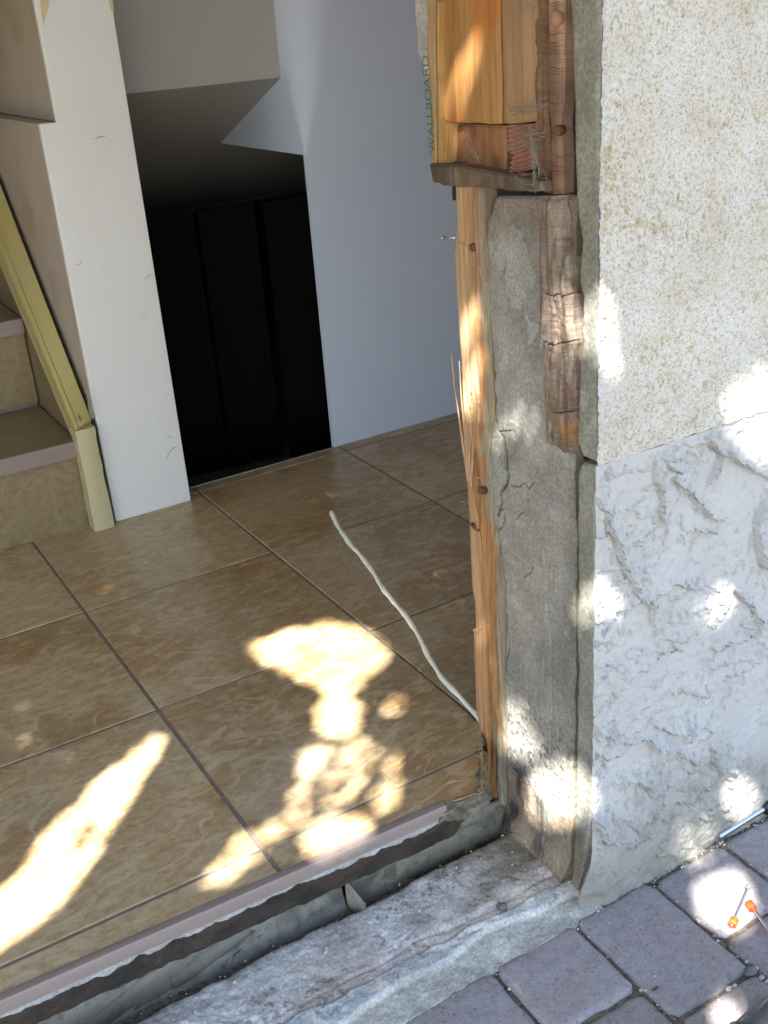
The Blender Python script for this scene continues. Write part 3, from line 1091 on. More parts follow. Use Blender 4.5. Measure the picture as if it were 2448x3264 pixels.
strip('stud_wood', [(1158, 424), (1160, 500), (1163, 600), (1164, 700), (1165, 800), (1168, 900), (1170, 962)],
      [(1213, 424), (1218, 470), (1226, 560), (1230, 590), (1227, 610), (1232, 640), (1233, 700), (1237, 720), (1238, 760), (1236, 840), (1241, 850), (1240, 892), (1236, 900), (1241, 915), (1240, 984)],
      .424, m_woodx, stud, (.2, .15, .1), back=.05, n=(56, 420), rag=(.004, 60), hfun=stud_h, cfun=stud_c, round_=.006, edge=.008, seed=3)
# near-black sheet standing in for the shade inside the gap
gap = strip('gap_shade_sheet', [(1198, -330), (1205, -60), (1212, 200), (1216, 420), (1228, 600), (1238, 760), (1238, 900), (1236, 985)],
            [(1234, -330), (1240, -60), (1245, 200), (1250, 420), (1258, 600), (1262, 760), (1254, 900), (1262, 1000)], .446, m_col_rough, None,
            (.040, .030, .027), back=.01, n=(14, 160), rag=(.002, 30), hfun=lambda Y, Z, dl, dr: (fbm(Y, Z, 30, 3, 5) - .5) * .008, seed=7)
props(gap, 'dark sheet standing in for the shade in the gap beside the render edge', 'shade sheet')

# fresh split strip of wood, interior side of the jamb
sp = thing('split_wood_stud', (.43, .04, -.1), 'tall splintered stud of pale fresh wood left of the mortar with orange rough side', 'timber')
Lsil = [(977, 400), (979, 470), (980, 539), (977, 543), (981, 620), (987, 700), (992, 780), (993, 850), (996, 895), (1003, 960), (1009, 1040), (1012, 1090),
        (1014, 1130), (1013, 1150), (1015, 1200), (1019, 1260), (1025, 1300), (1027, 1352), (1021, 1360), (1025, 1480), (1028, 1560), (1031, 1620), (1036, 1640), (1044, 1700),
        (1050, 1728)]
Lmid = [(1016, 400), (1020, 470), (1019, 539), (1021, 560), (1024, 620), (1031, 700), (1037, 780), (1040, 850), (1036, 910), (1024, 975), (1022, 1040), (1026, 1090),
        (1033, 1130), (1036, 1150), (1039, 1200), (1041, 1260), (1046, 1300), (1046, 1352), (1047, 1375), (1050, 1480), (1052, 1560), (1056, 1620), (1057, 1650), (1056, 1700),
        (1058, 1736)]
Lright = [(1044, 400), (1046, 470), (1050, 539), (1051, 560), (1053, 620), (1056, 700), (1061, 780), (1062, 850), (1060, 910), (1056, 975), (1060, 1040), (1063, 1090),
          (1068, 1130), (1072, 1150), (1078, 1200), (1087, 1260), (1089, 1300), (1088, 1352), (1086, 1375), (1087, 1480), (1088, 1560), (1088, 1620), (1087, 1650), (1087, 1700),
          (1088, 1742)]


def wood_surface(name, A, B, xa, xb, col, n, parent, hf, cf, mat, seed):
    """sheet between traced edge A on plane x=xa and B on plane x=xb"""
    nS, nT = n
    Ap = resample(ats(A, 0, xa), nT)
    Bp = resample(ats(B, 0, xb), nT)
    s = np.linspace(0, 1, nS)[None, :, None]
    P = Ap[:, None] * (1 - s) + Bp[:, None] * s
    S = np.broadcast_to(s[..., 0], P.shape[:2])
    h = hf(P[..., 1], P[..., 2], S)
    P[..., 0] -= h
    V, F, C = grid_mesh(P, back=(.035, 0, 0), col=cf(P[..., 1], P[..., 2], S))
    return build(name, V, F, mat, parent, col=C)


def pale_h(Y, Z, S):
    h = (fbm(Y * 3, Z * .12, 60, 4, 4) - .5) * .004
    stp = sstep(.812, .810, Z) * .0025 - sstep(.205, .203, Z) * 0
    bev = -.006 * (1 - sstep(0, .25, S))
    spl = sstep(.55, .60, fbm(Y * 4, Z * .25, 50, 3, 9)) * sstep(.68, .6, Z) * sstep(.42, .5, Z) * -.004
    return h + stp + bev + spl


def pale_c(Y, Z, S):
    k = fbm(Y * 3, Z * .1, 70, 4, 3)[..., None]
    c = np.array([.56, .385, .225]) * (.80 + .4 * k)
    pk = sstep(.35, .2, Z)[..., None] * .5
    c = c * (1 - pk) + np.array([.50, .315, .195]) * pk
    o = (sstep(.75, 1.0, S + (fbm(Y, Z * .3, 60, 3, 2) - .5) * .6))[..., None] * .6
    c = c * (1 - o) + np.array([.45, .24, .09]) * o
    lo = sstep(.02, -.03, Z)[..., None] * .8
    return c * (1 - lo) + np.array([.42, .19, .07]) * lo


def rough_h(Y, Z, S):
    return (fbm(Y * 3, Z * .2, 60, 4, 14) - .5) * .008 + (fbm(Y, Z * .4, 160, 3, 7) - .5) * .003


def rough_c(Y, Z, S):
    k = fbm(Y * 3, Z * .15, 60, 4, 13)[..., None]
    c = np.array([.36, .19, .075]) * (.45 + 1.05 * k)
    gry = sstep(.5, .72, S + (fbm(Y, Z * .35, 34, 4, 5) - .5) * 1.3)[..., None] * .85
    c = c * (1 - gry) + np.array([.31, .305, .235]) * (.7 + .5 * k) * gry
    up = sstep(.70, .80, Z)[..., None] * .5
    return c * (1 - up) + np.array([.27, .20, .145]) * up


wood_surface('fresh_face', Lsil, Lmid, .437, .424, None, (34, 700), sp, pale_h, pale_c, m_wood, 1)
wood_surface('rough_face', Lmid, [(a + 4, b) for a, b in Lright], .4245, .4335, None, (34, 700), sp, rough_h, rough_c, m_wood, 2)
m_knot = M('wood_knot', (0.16, 0.075, 0.035), .8, [('n', 240, .4, .6, (.5, .4, .35), 'MULTIPLY', .8)])
for (px, py, r) in [(1019, 535, .0055), (1038, 1061, .0062)]:
    q = at(px, py, 0, .4225)
    V, F = tube([q + np.array([.01, 0, 0]), q, q + np.array([-.0016, 0, 0])], [r, r, r * .75], 14)
    build('knot', V, F, m_knot, sp)
q = at(1026, 1138, 0, .4225)
V, F = tube([q + np.array([0, .008, .002]), q, q + np.array([0, -.010, -.003])], [.003, .0045, .0022], 8)
build('knot', V, F, m_knot, sp)


def sliver(pts, xs_, r0, parent, name='splinter', mat=None):
    P = np.array([at(a, b, 0, x_) for (a, b), x_ in zip(pts, xs_)])
    P = resample(P, 14)
    rr = np.linspace(.0006, r0, 14)
    V, F = tube(P, rr, 5)
    return build(name, V, F, mat or m_wood, parent, col=np.array([.58, .40, .24]))


sliver([(975, 765), (981, 830), (991, 895), (1002, 970), (1013, 1040)], [.432, .431, .43, .426, .424], .0030, sp)
sliver([(992, 780), (996, 850), (1003, 930), (1012, 1010), (1018, 1060)], [.43] * 3 + [.425] * 2, .0030, sp)
sliver([(1003, 880), (1008, 940), (1014, 1010), (1020, 1060)], [.424] * 4, .0020, sp)
sliver([(1020, 905), (1016, 930), (1014, 990), (1019, 1050)], [.421] * 4, .0018, sp)
sliver([(1030, 560), (1040, 590), (1052, 618)], [.42] * 3, .0016, sp)
sliver([(993, 1083), (1004, 1084)], [.425, .425], .0008, sp)
sliver([(1039, 1030), (1030, 1034)], [.42, .42], .0008, sp)
sliver([(1040, 1352), (1030, 1358), (1023, 1362)], [.418] * 3, .002, sp)
sliver([(1015, 900), (1021, 960), (1019, 1030)], [.419] * 3, .0017, sp)
# nail sticking out of the strip
na = at(957.5, 513, 0, .436)
nb = at(983, 514, 0, .440)
nl = thing('bent_nail', tuple(na), 'small steel nail sticking out sideways from the pale wood stud', 'nail')
V, F = tube([na, nb], [.0013, .0013], 8)
build('nail_shank', V, F, m_steel, nl)
V, F = tube([na + (na - nb) / np.linalg.norm(na - nb) * .0015, na], [.0028, .0028], 10)
build('nail_head', V, F, m_steel, nl)


# ---- timber above (crop A)
def ca(p):
    return (847 + p[0] * .2859, p[1] * .2859)


def cas(l):
    return [ca(p) for p in l]


fr = thing('wall_framing', (.45, 0, .89), 'cut orange and brown timber framing above the mortar jamb, full of cobwebs', 'timber framing')


def plain_c(base, ks=3, amp=.4, zs=.12, dark=None):
    def f(Y, Z, dl, dr, c):
        k = fbm(Y * ks, Z * zs, 60, 4, 5)[..., None]
        c = np.array(base) * (1 - amp / 2 + amp * k)
        b = fbm(Y * 2, Z * .5, 12, 3, 8)[..., None]
        c = c * (.86 + .28 * b)
        if dark is not None:
            d = np.array(dark[0])
            e = sstep(dark[1], dark[1] + .14, fbm(Y, Z, dark[2], 4, 3))[..., None]
            c = c * (1 - e) + d * e
        return c
    return f


wh = lambda a: (lambda Y, Z, dl, dr: (fbm(Y * 3, Z * .15, 50, 3, 6) - .5) * a)
rh = lambda a: (lambda Y, Z, dl, dr: (fbm(Y, Z, 45, 4, 6) - .5) * a)
strip('stamped_board', cas([(262, -1100), (264, 300), (272, 500), (282, 800), (298, 1242)]), cas([(322, -1100), (326, 300), (330, 700), (338, 1250)]),
      .428, m_wood, fr, (.4, .3, .2), back=.03, n=(16, 160), rag=(.0006, 50), hfun=wh(.001), cfun=plain_c((.46, .33, .17)), round_=.001)
strip('edge_board', cas([(327, -1100), (331, 300), (335, 700), (340, 1252)]), cas([(334, -1100), (352, 400), (368, 800), (376, 900), (416, 945), (408, 1250)]),
      .424, m_wood, fr, (.4, .3, .2), back=.03, n=(16, 160), rag=(.0006, 50), hfun=wh(.0015), cfun=plain_c((.50, .29, .10), dark=((.28, .15, .07), .55, 20)), round_=.0015)
strip('orange_board', cas([(338, -1100), (352, 400), (367, 700), (378, 880), (430, 926)]), cas([(798, -1100), (815, 300), (826, 600), (828, 938)]),
      .432, m_wood, fr, (.4, .3, .2), back=.03, n=(60, 260), rag=(.0010, 60), hfun=wh(.0015), cfun=plain_c((.42, .235, .08), dark=((.48, .20, .05), .55, 9)), round_=.0015)
strip('brown_board', cas([(808, -1100), (822, 300), (834, 600), (836, 938)]), cas([(1052, -1100), (1058, 300), (1056, 920)]),
      .430, m_wood, fr, (.4, .3, .2), back=.03, n=(44, 220), rag=(.0010, 50),
      hfun=lambda Y, Z, dl, dr: (fbm(Y * 3, Z * .15, 50, 3, 6) - .5) * .0015 - (sstep(.022, 0, dr)) ** 2 * .012,
      cfun=plain_c((.36, .22, .11), dark=((.22, .145, .09), .5, 14)), round_=.002)
strip('rough_stud', cas([(1066, -1100), (1062, 500), (1066, 900), (1080, 1300), (1150, 1450)]), cas([(1175, -1100), (1172, 500), (1186, 1000), (1210, 1478)]),
      .440, m_woodx, fr, (.4, .3, .2), back=.03, n=(30, 260), rag=(.001, 50), hfun=rh(.006), cfun=plain_c((.24, .15, .085), 1, .7, 1), round_=.003)


def rot_h(Y, Z, dl, dr):
    return (fbm(Y, Z, 40, 3, 5) - .5) * .004 - crack_lines(Y, Z, 330, 4) * .0022


def rot_c(Y, Z, dl, dr, c):
    k = fbm(Y, Z, 35, 4, 9)[..., None]
    up = sstep(1.0, 1.09, Z)[..., None]
    c = (np.array([.20, .125, .09]) * (1 - up) + np.array([.37, .25, .17]) * up) * (.5 + 1.0 * k)
    v_ = fbm(Y * 3, Z * .4, 40, 3, 3)[..., None]
    c = c * (.75 + .5 * v_)
    return c * (1 - .65 * crack_lines(Y, Z, 330, 4)[..., None])


strip('cracked_stud', cas([(1160, -1100), (1165, 500), (1181, 1000), (1200, 1472)]), cas([(1283, -1100), (1287, 600), (1270, 1000), (1286, 1468)]),
      .428, m_wood, fr, (.4, .3, .2), back=.02, n=(34, 620), rag=(.0008, 80), hfun=rot_h, cfun=rot_c, round_=.004, edge=.007)
strip('cross_block', cas([(415, 935), (414, 1232)]), cas([(862, 950), (862, 1312)]), .441, m_wood, fr, (.4, .3, .2), back=.03, n=(80, 70),
      rag=(.001, 50), hfun=rh(.003), cfun=plain_c((.30, .145, .065), 1, .6, 1, dark=((.14, .085, .055), .55, 16)), round_=.0015)
strip('grooved_block', cas([(866, 945), (868, 1130), (905, 1170), (875, 1318)]), cas([(1056, 935), (1060, 1100), (1066, 1275)]), .434, m_wood, fr, (.4, .3, .2),
      back=.03, n=(40, 110), rag=(.001, 50),
      hfun=lambda Y, Z, dl, dr: .0016 * np.sign(np.sin((Z + Y * .25) * 1150)), cfun=plain_c((.36, .18, .13), 1, .5, 1), round_=.001)
strip('small_block', cas([(808, 1312), (822, 1412)]), cas([(1000, 1318), (985, 1402)]), .426, m_wood, fr, (.4, .3, .2), back=.03, n=(24, 24),
      rag=(.001, 50), hfun=rh(.002), cfun=plain_c((.40, .20, .09), 1, .6, 1), round_=.001)
# rotten sill plate (its top edge leans)
strip('rotten_sill_plate', cas([(272, 1240), (300, 1385)]), cas([(440, 1242), (450, 1412)]), .413, m_wood, fr, (.4, .3, .2), back=.05, n=(40, 30),
      rag=(.002, 50), hfun=rh(.004), cfun=plain_c((.095, .075, .06), 1, .8, 1), round_=.003)
strip('rotten_sill_plate', cas([(440, 1243), (450, 1412)]), cas([(1135, 1370), (1150, 1452)]), .418, m_wood, fr, (.4, .3, .2), back=.05, n=(110, 34),
      rag=(.002, 50), hfun=rh(.005), cfun=plain_c((.15, .115, .08), 1, .9, 1, dark=((.26, .23, .17), .6, 14)), round_=.003)
for (px, py, r) in [(ca((1225, 140))[0], ca((1225, 140))[1], .0085), (ca((1240, 988))[0], ca((1240, 988))[1], .006)]:
    q = at(px, py, 0, .424)
    V, F = tube([q + np.array([.01, 0, 0]), q, q + np.array([-.003, 0, 0])], [r, r, r * .7], 14)
    build('wood_peg', V, F, m_knot if r < .007 else M('peg_wood', (.36, .19, .11), .8), fr)
box('cavity_backing', (.4535, -.19, .86), (.4565, .10, 2.3), m_cavity, fr)
# gap backing above: plaster sliver on the room side
strip('plaster_sliver', cas([(160, -1100), (165, 120), (178, 300), (190, 430), (235, 500), (232, 560), (250, 622)]),
      cas([(262, -1100), (264, 120), (266, 300), (270, 430), (272, 500), (270, 560), (266, 622)]), .45, m_col_rough, fr, (.5, .5, .5), back=.03,
      n=(24, 90), rag=(.003, 60), hfun=rh(.006), cfun=lambda Y, Z, dl, dr, c: np.array([.50, .495, .46]) * (.75 + .5 * fbm(Y, Z, 60, 3, 2)[..., None]))


# stamped green letters on the board edge
def text_obj(txt, size, mat, name, parent, origin, xdir, ydir, off):
    cu = bpy.data.curves.new(name, 'FONT')
    cu.body = txt
    cu.size = size
    cu.extrude = 0.0001
    ob = bpy.data.objects.new('tmp_text', cu)
    COL.objects.link(ob)
    dg = bpy.context.evaluated_depsgraph_get()
    me = bpy.data.meshes.new_from_object(ob.evaluated_get(dg))
    bpy.data.objects.remove(ob)
    xd = np.array(xdir) / np.linalg.norm(xdir)
    yd = np.array(ydir) / np.linalg.norm(ydir)
    nd = np.cross(xd, yd)
    vs = [np.array(origin) + xd * v.co.x + yd * v.co.y + nd * (v.co.z + off) for v in me.vertices]
    fs = [list(p.vertices) for p in me.polygons]
    return build(name, vs, fs, mat, parent, smooth=False)


q0 = at(*ca((325, 1160)), 0, .4268)
q1 = at(*ca((285, 620)), 0, .4268)
text_obj('WALLBOARD', .0205, m_green, 'green_stamp', fr, q0, q1 - q0 + np.array([0, .0, 0]), (0, 1, 0), .0004)

# cobwebs
rs = np.random.RandomState(4)
webpts = [((905, 1310), (1070, 1400)), ((930, 1330), (1100, 1380)), ((880, 830), (1165, 790)), ((900, 860), (1150, 780)), ((1040, 970), (1110, 1350)),
          ((990, 1010), (1150, 990)), ((860, 1130), (1120, 1010)), ((1020, 40), (1075, 20)), ((960, 150), (965, 0)), ((560, 1030), (640, 1220)),
          ((1060, 1080), (1090, 1390)), ((1000, 1060), (1130, 1110))]
VV = []
FF = []
for (a, b) in webpts:
    for rep in range(5):
        A = at(*ca((a[0] + rs.randn() * 12, a[1] + rs.randn() * 12)), 0, .418)
        B = at(*ca((b[0] + rs.randn() * 12, b[1] + rs.randn() * 12)), 0, .418)
        t = np.linspace(0, 1, 9)[:, None]
        P = A * (1 - t) + B * t
        P[:, 2] -= (t[:, 0] * (1 - t[:, 0])) * .012 * rs.rand()
        P += np.cumsum(rs.randn(9, 3), 0) * .0012
        V, F = tube(P, .00014 + .00028 * rs.rand(), 4)
        o0 = len(VV)
        VV += list(V)
        FF += [[i + o0 for i in f] for f in F]
webs = build('cobweb', VV, FF, m_web)
props(webs, 'dusty grey cobwebs hanging between the cut boards above the jamb', 'cobweb', kind='stuff')

# ================================================================== INTERIOR
YP = 1.283
room = thing('room_walls', (0, .8, 0), 'white painted wall right of the dark stair opening, at the back of the room', 'wall')
# back wall right of the opening, with rounded upper corner into the stairwell
XE = .865
box('back_wall', (XE, 1.364, -.02), (2.6, 1.376, .789), m_wsky, room)
rows = [(.789, .003), (.83, .02), (.90, .05), (1.0, .08), (1.15, .11), (1.4, .13), (2.5, .13)]
P = np.zeros((len(rows), 14, 3))
for i, (z, r) in enumerate(rows):
    pr = [(2.6, 1.364)] + [(XE + r - r * math.sin(a_), 1.364 + r - r * math.cos(a_)) for a_ in np.linspace(0, math.pi / 2, 12)] + [(XE, 3.2)]
    P[i, :, :2] = pr
    P[i, :, 2] = z
V, F, _ = grid_mesh(P)
build('curved_wall', V, F, m_wsky, room, sharp=60)
box('wall_underside', (XE + .004, 1.38, .7895), (1.0, 3.2, .82), m_white, room)
box('left_wall', (-2.7, -.05, -.02), (-2.6, 3.4, 2.5), m_white, room)
box('right_wall', (2.6, .09, -.02), (2.7, 1.46, 2.5), m_white, room)
box('ceiling', (-2.7, -.2, 2.4), (2.7, 3.4, 2.5), m_white, room)
box('wall_over_door', (-2.45, -.23, 2.32), (.43, .09, 2.75), m_white, room)
box('wall_left_of_door', (-3.2, -.23, -.25), (-2.45, .09, 2.75), m_white, room)
box('stairwell_end_wall', (-2.7, 3.3, -.02), (.24, 3.4, 2.5), m_side, room)
box('floor_beyond_stairs', (-2.7, 1.33, -.05), (-.9, 3.4, -.003), m_grout, room)
box('left_back_wall', (-2.7, 1.34, 0), (-.82, 1.44, 2.5), m_white, room)

bk = thing('stair_bulkhead', (.63, 1.46, .97), 'grey bulkhead and sloping soffit above the dark stair opening', 'bulkhead')
YB = 1.457
zb = at(607, 167, 1, YB)[2]
build('bulkhead_face', [(.30, YB, zb), (XE + .001, YB, zb), (XE + .001, YB, 2.45), (.30, YB, 2.45)], [[0, 1, 2, 3]], m_bulk, bk, smooth=False)
ye, ze = 2.57, .515
build('soffit', [(.30, YB, zb), (XE + .80, YB, zb), (XE + .80, ye, ze), (.30, ye, ze)], [[0, 1, 2, 3]], m_soff, bk, smooth=False)
# dark stairwell
sw = thing('stairwell', (.6, 2.2, -2.4), 'pitch dark stairwell opening going down behind the white partition', 'stairwell')
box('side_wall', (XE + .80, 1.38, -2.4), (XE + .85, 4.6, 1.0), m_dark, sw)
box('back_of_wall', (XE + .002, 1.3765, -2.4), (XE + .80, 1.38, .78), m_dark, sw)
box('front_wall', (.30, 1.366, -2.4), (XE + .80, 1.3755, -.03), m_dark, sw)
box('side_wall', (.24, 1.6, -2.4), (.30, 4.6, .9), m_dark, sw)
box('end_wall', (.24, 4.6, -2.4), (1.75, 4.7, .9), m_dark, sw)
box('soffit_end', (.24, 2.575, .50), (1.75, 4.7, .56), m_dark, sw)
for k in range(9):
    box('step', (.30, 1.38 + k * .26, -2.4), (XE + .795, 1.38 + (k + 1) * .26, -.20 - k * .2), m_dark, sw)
m_dbrd = M('blackout_board', (0.0075, 0.0075, 0.0072), 0.95, spec=.1)  # boards added in near black so the opening stays in darkness
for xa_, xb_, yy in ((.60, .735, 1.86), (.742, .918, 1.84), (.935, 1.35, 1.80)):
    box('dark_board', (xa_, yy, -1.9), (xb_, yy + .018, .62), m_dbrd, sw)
# thin pale floor edging at the opening
box('edging', (.40, 1.3635, -.012), (2.6, 1.3655, .0012), M('edging_caulk', (.32, .32, .33), .8), room)

# partition end (white panel)
pn = thing('white_partition', (.3, YP, 0), 'scuffed white end face of the partition between the stairs and the dark opening', 'partition')
pxl = [(88, -30), (101, 0)]


def PX(px, py):
    return at(px, py, 1, YP)[0]


xr = np.mean([PX(244.6, 0), PX(276, 203), PX(314, 463), PX(407, 1077)])
xl = np.mean([PX(141, 542), PX(172, 695), PX(196, 848), PX(214.5, 971)])
xu = np.mean([PX(113, 220), PX(75, 0)])
zl = at(112, 265, 1, YP)[2]
fpts = [(xl, 0), (xr, 0), (xr, 2.4), (xu, 2.4), (xu, zl), (xl, zl)]
V = [(x, YP, z) for x, z in fpts] + [(x, 1.299, z) for x, z in fpts]
F = [[0, 1, 2, 3, 4, 5], [11, 10, 9, 8, 7, 6]] + [[i, i + 6, (i + 1) % 6 + 6, (i + 1) % 6] for i in range(6)]
o = build('panel_face', V, F, m_panel, pn, smooth=False)
mm = o.modifiers.new('bevel', 'BEVEL')
mm.width = .002
mm.segments = 2
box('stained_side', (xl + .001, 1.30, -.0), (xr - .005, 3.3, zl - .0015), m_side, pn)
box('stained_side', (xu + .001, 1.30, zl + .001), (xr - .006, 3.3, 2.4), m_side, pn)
# scuffs and old paint patches (thin films)
m_scuff = M('scuff', (.52, .50, .45), .7)
m_scuff2 = M('old_yellow_paint', (.62, .52, .30), .7)


def film(name, pts, mat, off=.0008, wd=.0012):
    P = resample(np.array([at(a, b, 1, YP - off) for a, b in pts]), 16)
    tt = np.linspace(0, 1, 16)
    V, F = tube(P, wd * (.25 + np.sin(tt * math.pi)), 4)
    V = [np.array([v[0], YP - off + (v[1] - (YP - off)) * .2, v[2]]) for v in V]
    build(name, V, F, mat, pn)


c7 = lambda p: (p[0] * .3065, 542 + p[1] * .3065)
film('scuff_mark', [c7(p) for p in [(1168, 1480), (1190, 1420), (1225, 1385), (1260, 1378)]], m_scuff)
film('scuff_mark', [c7(p) for p in [(1172, 1316), (1190, 1310), (1218, 1316)]], m_scuff, wd=.0007)
film('scuff_mark', [c7(p) for p in [(1010, 206), (1040, 180), (1080, 165)]], m_scuff, wd=.0008)
film('scuff_mark', [c7(p) for p in [(530, 100), (560, 95), (582, 60)]], m_scuff, wd=.0008)
film('scuff_mark', [(202, 302), (212, 296), (230, 294)], m_scuff, wd=.0012)
film('scuff_mark', [(247, 28), (258, 44), (250, 46)], m_scuff, wd=.0007)


def patch(name, pts, mat):
    P = [at(a, b, 1, YP - .0013) for a, b in pts]
    build(name, P, [list(range(len(P)))], mat, pn, smooth=False)


patch('old_paint_patch', [(85, -20), (108, -20), (104, 18), (97, 40), (94, 56), (89, 30)], m_scuff2)
patch('old_paint_patch', [(233, -20), (240, -20), (247, 26), (240, 24), (236, 8)], m_scuff2)

# ---- tiled stairs
st = thing('tiled_stairs', (-.2, 1.31, 0), 'brown tiled steps with mauve nosings going up left of the partition', 'stairs')
XR = .150
rise, go = .237, .325
for k in range(5):
    yk = 1.312 + k * go
    z0 = k * rise + (-.009 if k == 0 else 0)
    z1 = .228 + k * rise
    for i, (xa, xb) in enumerate([(-.82, -.322), (-.318, XR)]):
        box('riser_tile', (xa, yk, z0 + .002), (xb, yk + .012, z1 - .044), m_tile_shaded, st)
        box('tread_tile', (xa, yk - .008, z1 - .012), (xb, yk + go - .002, z1 - .002), m_tile_shaded, st)
    box('nosing', (-.82, yk - .022, z1 - .042), (XR + .001, yk - .008, z1), m_nosing, st, bevel=.004)
    box('step_core', (-.82, yk + .012, -.01), (XR, 3.29, z1 - .0125), m_grout, st)
m_skirt = M('skirt_tile', (.23, .175, .10), .4, [('n', 12, .4, .7, (.75, .7, .6), 'MULTIPLY', .6)])
build('skirt_board', [(XR + .0035, 1.290, 0), (XR + .0035, 1.290, .24), (XR + .0035, 2.9, 1.55), (XR + .0035, 2.9, 0)], [[0, 3, 2, 1]], m_skirt, st, smooth=False)

# ---- yellow stringer trim
tr = thing('yellow_trim', (.178, 1.26, 0), 'chipped pale yellow wooden trim board beside the stairs, upright foot then sloping up', 'trim board')
xa, xb = at(206, 1148, 1, 1.262)[0], at(247, 1139, 1, 1.262)[0]
zt = .262
npz = 40
X0 = np.linspace(0, 1, 10)
P = np.zeros((npz, 10, 3))
zz = np.linspace(-.006, zt, npz)
for i, z in enumerate(zz):
    wob = (vn(z * 60, 0, 3) - .5) * .003
    wob2 = (vn(z * 45, 9, 5) - .5) * .004
    P[i, :, 0] = (xa + wob) * (1 - X0) + (xb + wob2) * X0
    P[i, :, 1] = 1.262 - .003 * np.sin(X0 * math.pi)
    P[i, :, 2] = z
m_yel2 = M('aged_cream_paint', (.52, .455, .26), .5, [('n', 5, .4, .7, (.48, .42, .225), 'MIX', .7), ('n', 45, .68, .70, (.13, .07, .045), 'MIX', .9)],
           [(70, .15, .002)])
V, F, _ = grid_mesh(P, back=(0, .045, 0))
build('upright_foot', V, F, m_yel2, tr, sharp=40)
Pt0 = np.array([xa + .002, 1.266, .262])
Pt1 = np.array([xb + .001, 1.285, .275])
Ltop = at(0, 540, 0, XR - .004)
Rtop = at(0, 395, 0, xb)
dL = (Ltop - Pt0) * 3.4
dR = (Rtop - Pt1) * 3.0
nst = 60
tt = np.linspace(0, 1, nst)[:, None]
A = Pt0 + dL * tt
B = Pt1 + dR * tt
P = np.zeros((nst, 9, 3))
for j, (s, h) in enumerate([(0, -.012), (.02, -.002), (.10, 0), (.22, 0), (.245, -.003), (.27, 0), (.6, .001), (.97, 0), (1, -.003)]):
    P[:, j] = A * (1 - s) + B * s + 0 + np.array([0, -.6, .8]) * h
V, F, _ = grid_mesh(P, back=(0, .03, -.035))
build('sloping_board', V, F, m_yellow, tr, sharp=35)
q = at(178, 1, 1, 1.3)
chip = [(188, 846), (194, 862), (201, 885), (205, 897), (202, 905), (196, 903), (190, 880)]
# bare green-grey chip at the top of the foot
m_chip = M('bare_chip', (.22, .25, .18), .8, bumps=[(120, .5, .003)])
build('paint_chip', [at(a, b, 1, 1.262) for a, b in chip], [list(range(len(chip)))], m_chip, tr, smooth=False)
build('paint_chip', [at(a, b, 1, 1.262) for a, b in [(168, 893), (172, 898), (177, 908), (173, 909), (169, 903)]], [[0, 1, 2, 3, 4]],
      M('rust_chip', (.2, .09, .04), .8), tr, smooth=False)

# ================================================================== CABLE
cpts = [(715, 1106, .115), (722, 1120, .11), (738, 1150, .103), (765, 1185, .095), (790, 1212, .088), (812, 1245, .080), (832, 1278, .072), (860, 1310, .062),
        (880, 1335, .055), (898, 1360, .048), (915, 1395, .040), (930, 1425, .033), (950, 1458, .027), (980, 1492, .02), (1003, 1515, .016), (1030, 1545, .012),
        (1050, 1570, .01)]
P = np.array([at(a, b, 2, z) for a, b, z in cpts])
P = resample(P, 90)
# little ripples of the stripped sheath
tt = np.linspace(0, 1, 90)
P[:, 2] += .0012 * np.sin(tt * 60)
n = 10
V, F = tube(P, 0.0050 + .0007 * np.sin(tt * 47) + .0004 * np.sin(tt * 120), 12)
cb = thing('white_cable', tuple(P[-1]), 'stiff white electrical cable poking out over the tile floor from the jamb', 'cable')
build('cable_sheath', V, F, m_cable, cb)
V, F = tube([P[0], P[0] + (P[0] - P[2]) / np.linalg.norm(P[0] - P[2]) * .0012], .0034, 10)
build('cable_end', V, F, M('cut_end', (.45, .42, .36), .8), cb)
for (txt, a, b) in [('14', (898, 1352), (905, 1366)), ('60/60', (913, 1385), (928, 1418)), ('2', (1004, 1512), (1010, 1518))]:
    dsum = np.linalg.norm(P[:, None] - np.array([at(a[0], a[1], 2, .045), at(b[0], b[1], 2, .035)])[None], axis=2)
    i0, i1 = dsum[:, 0].argmin(), dsum[:, 1].argmin()
    i1 = max(i1, i0 + 1)
    toc = CAMP - P[i0]
    toc = toc / np.linalg.norm(toc)
    xd = P[i1] - P[i0]
    xd /= np.linalg.norm(xd)
    yd = np.cross(toc, xd)
    text_obj(txt, .0055, m_ink, 'printed_mark', cb, P[i0] + toc * .0060 - yd * .002, xd, yd, 0)

# ================================================================== TOOLS AND DEBRIS
ZP = ZG


def rod(name, a, b, r, mat, parent, n=14, prof=None):
    a = np.array(a)
    b = np.array(b)
    if prof is None:
        prof = [(0, 1), (1, 1)]
    P = [a + (b - a) * t for t, _ in prof]
    V, F = tube(P, [r * k for _, k in prof], n)
    return build(name, V, F, mat, parent, sharp=50)


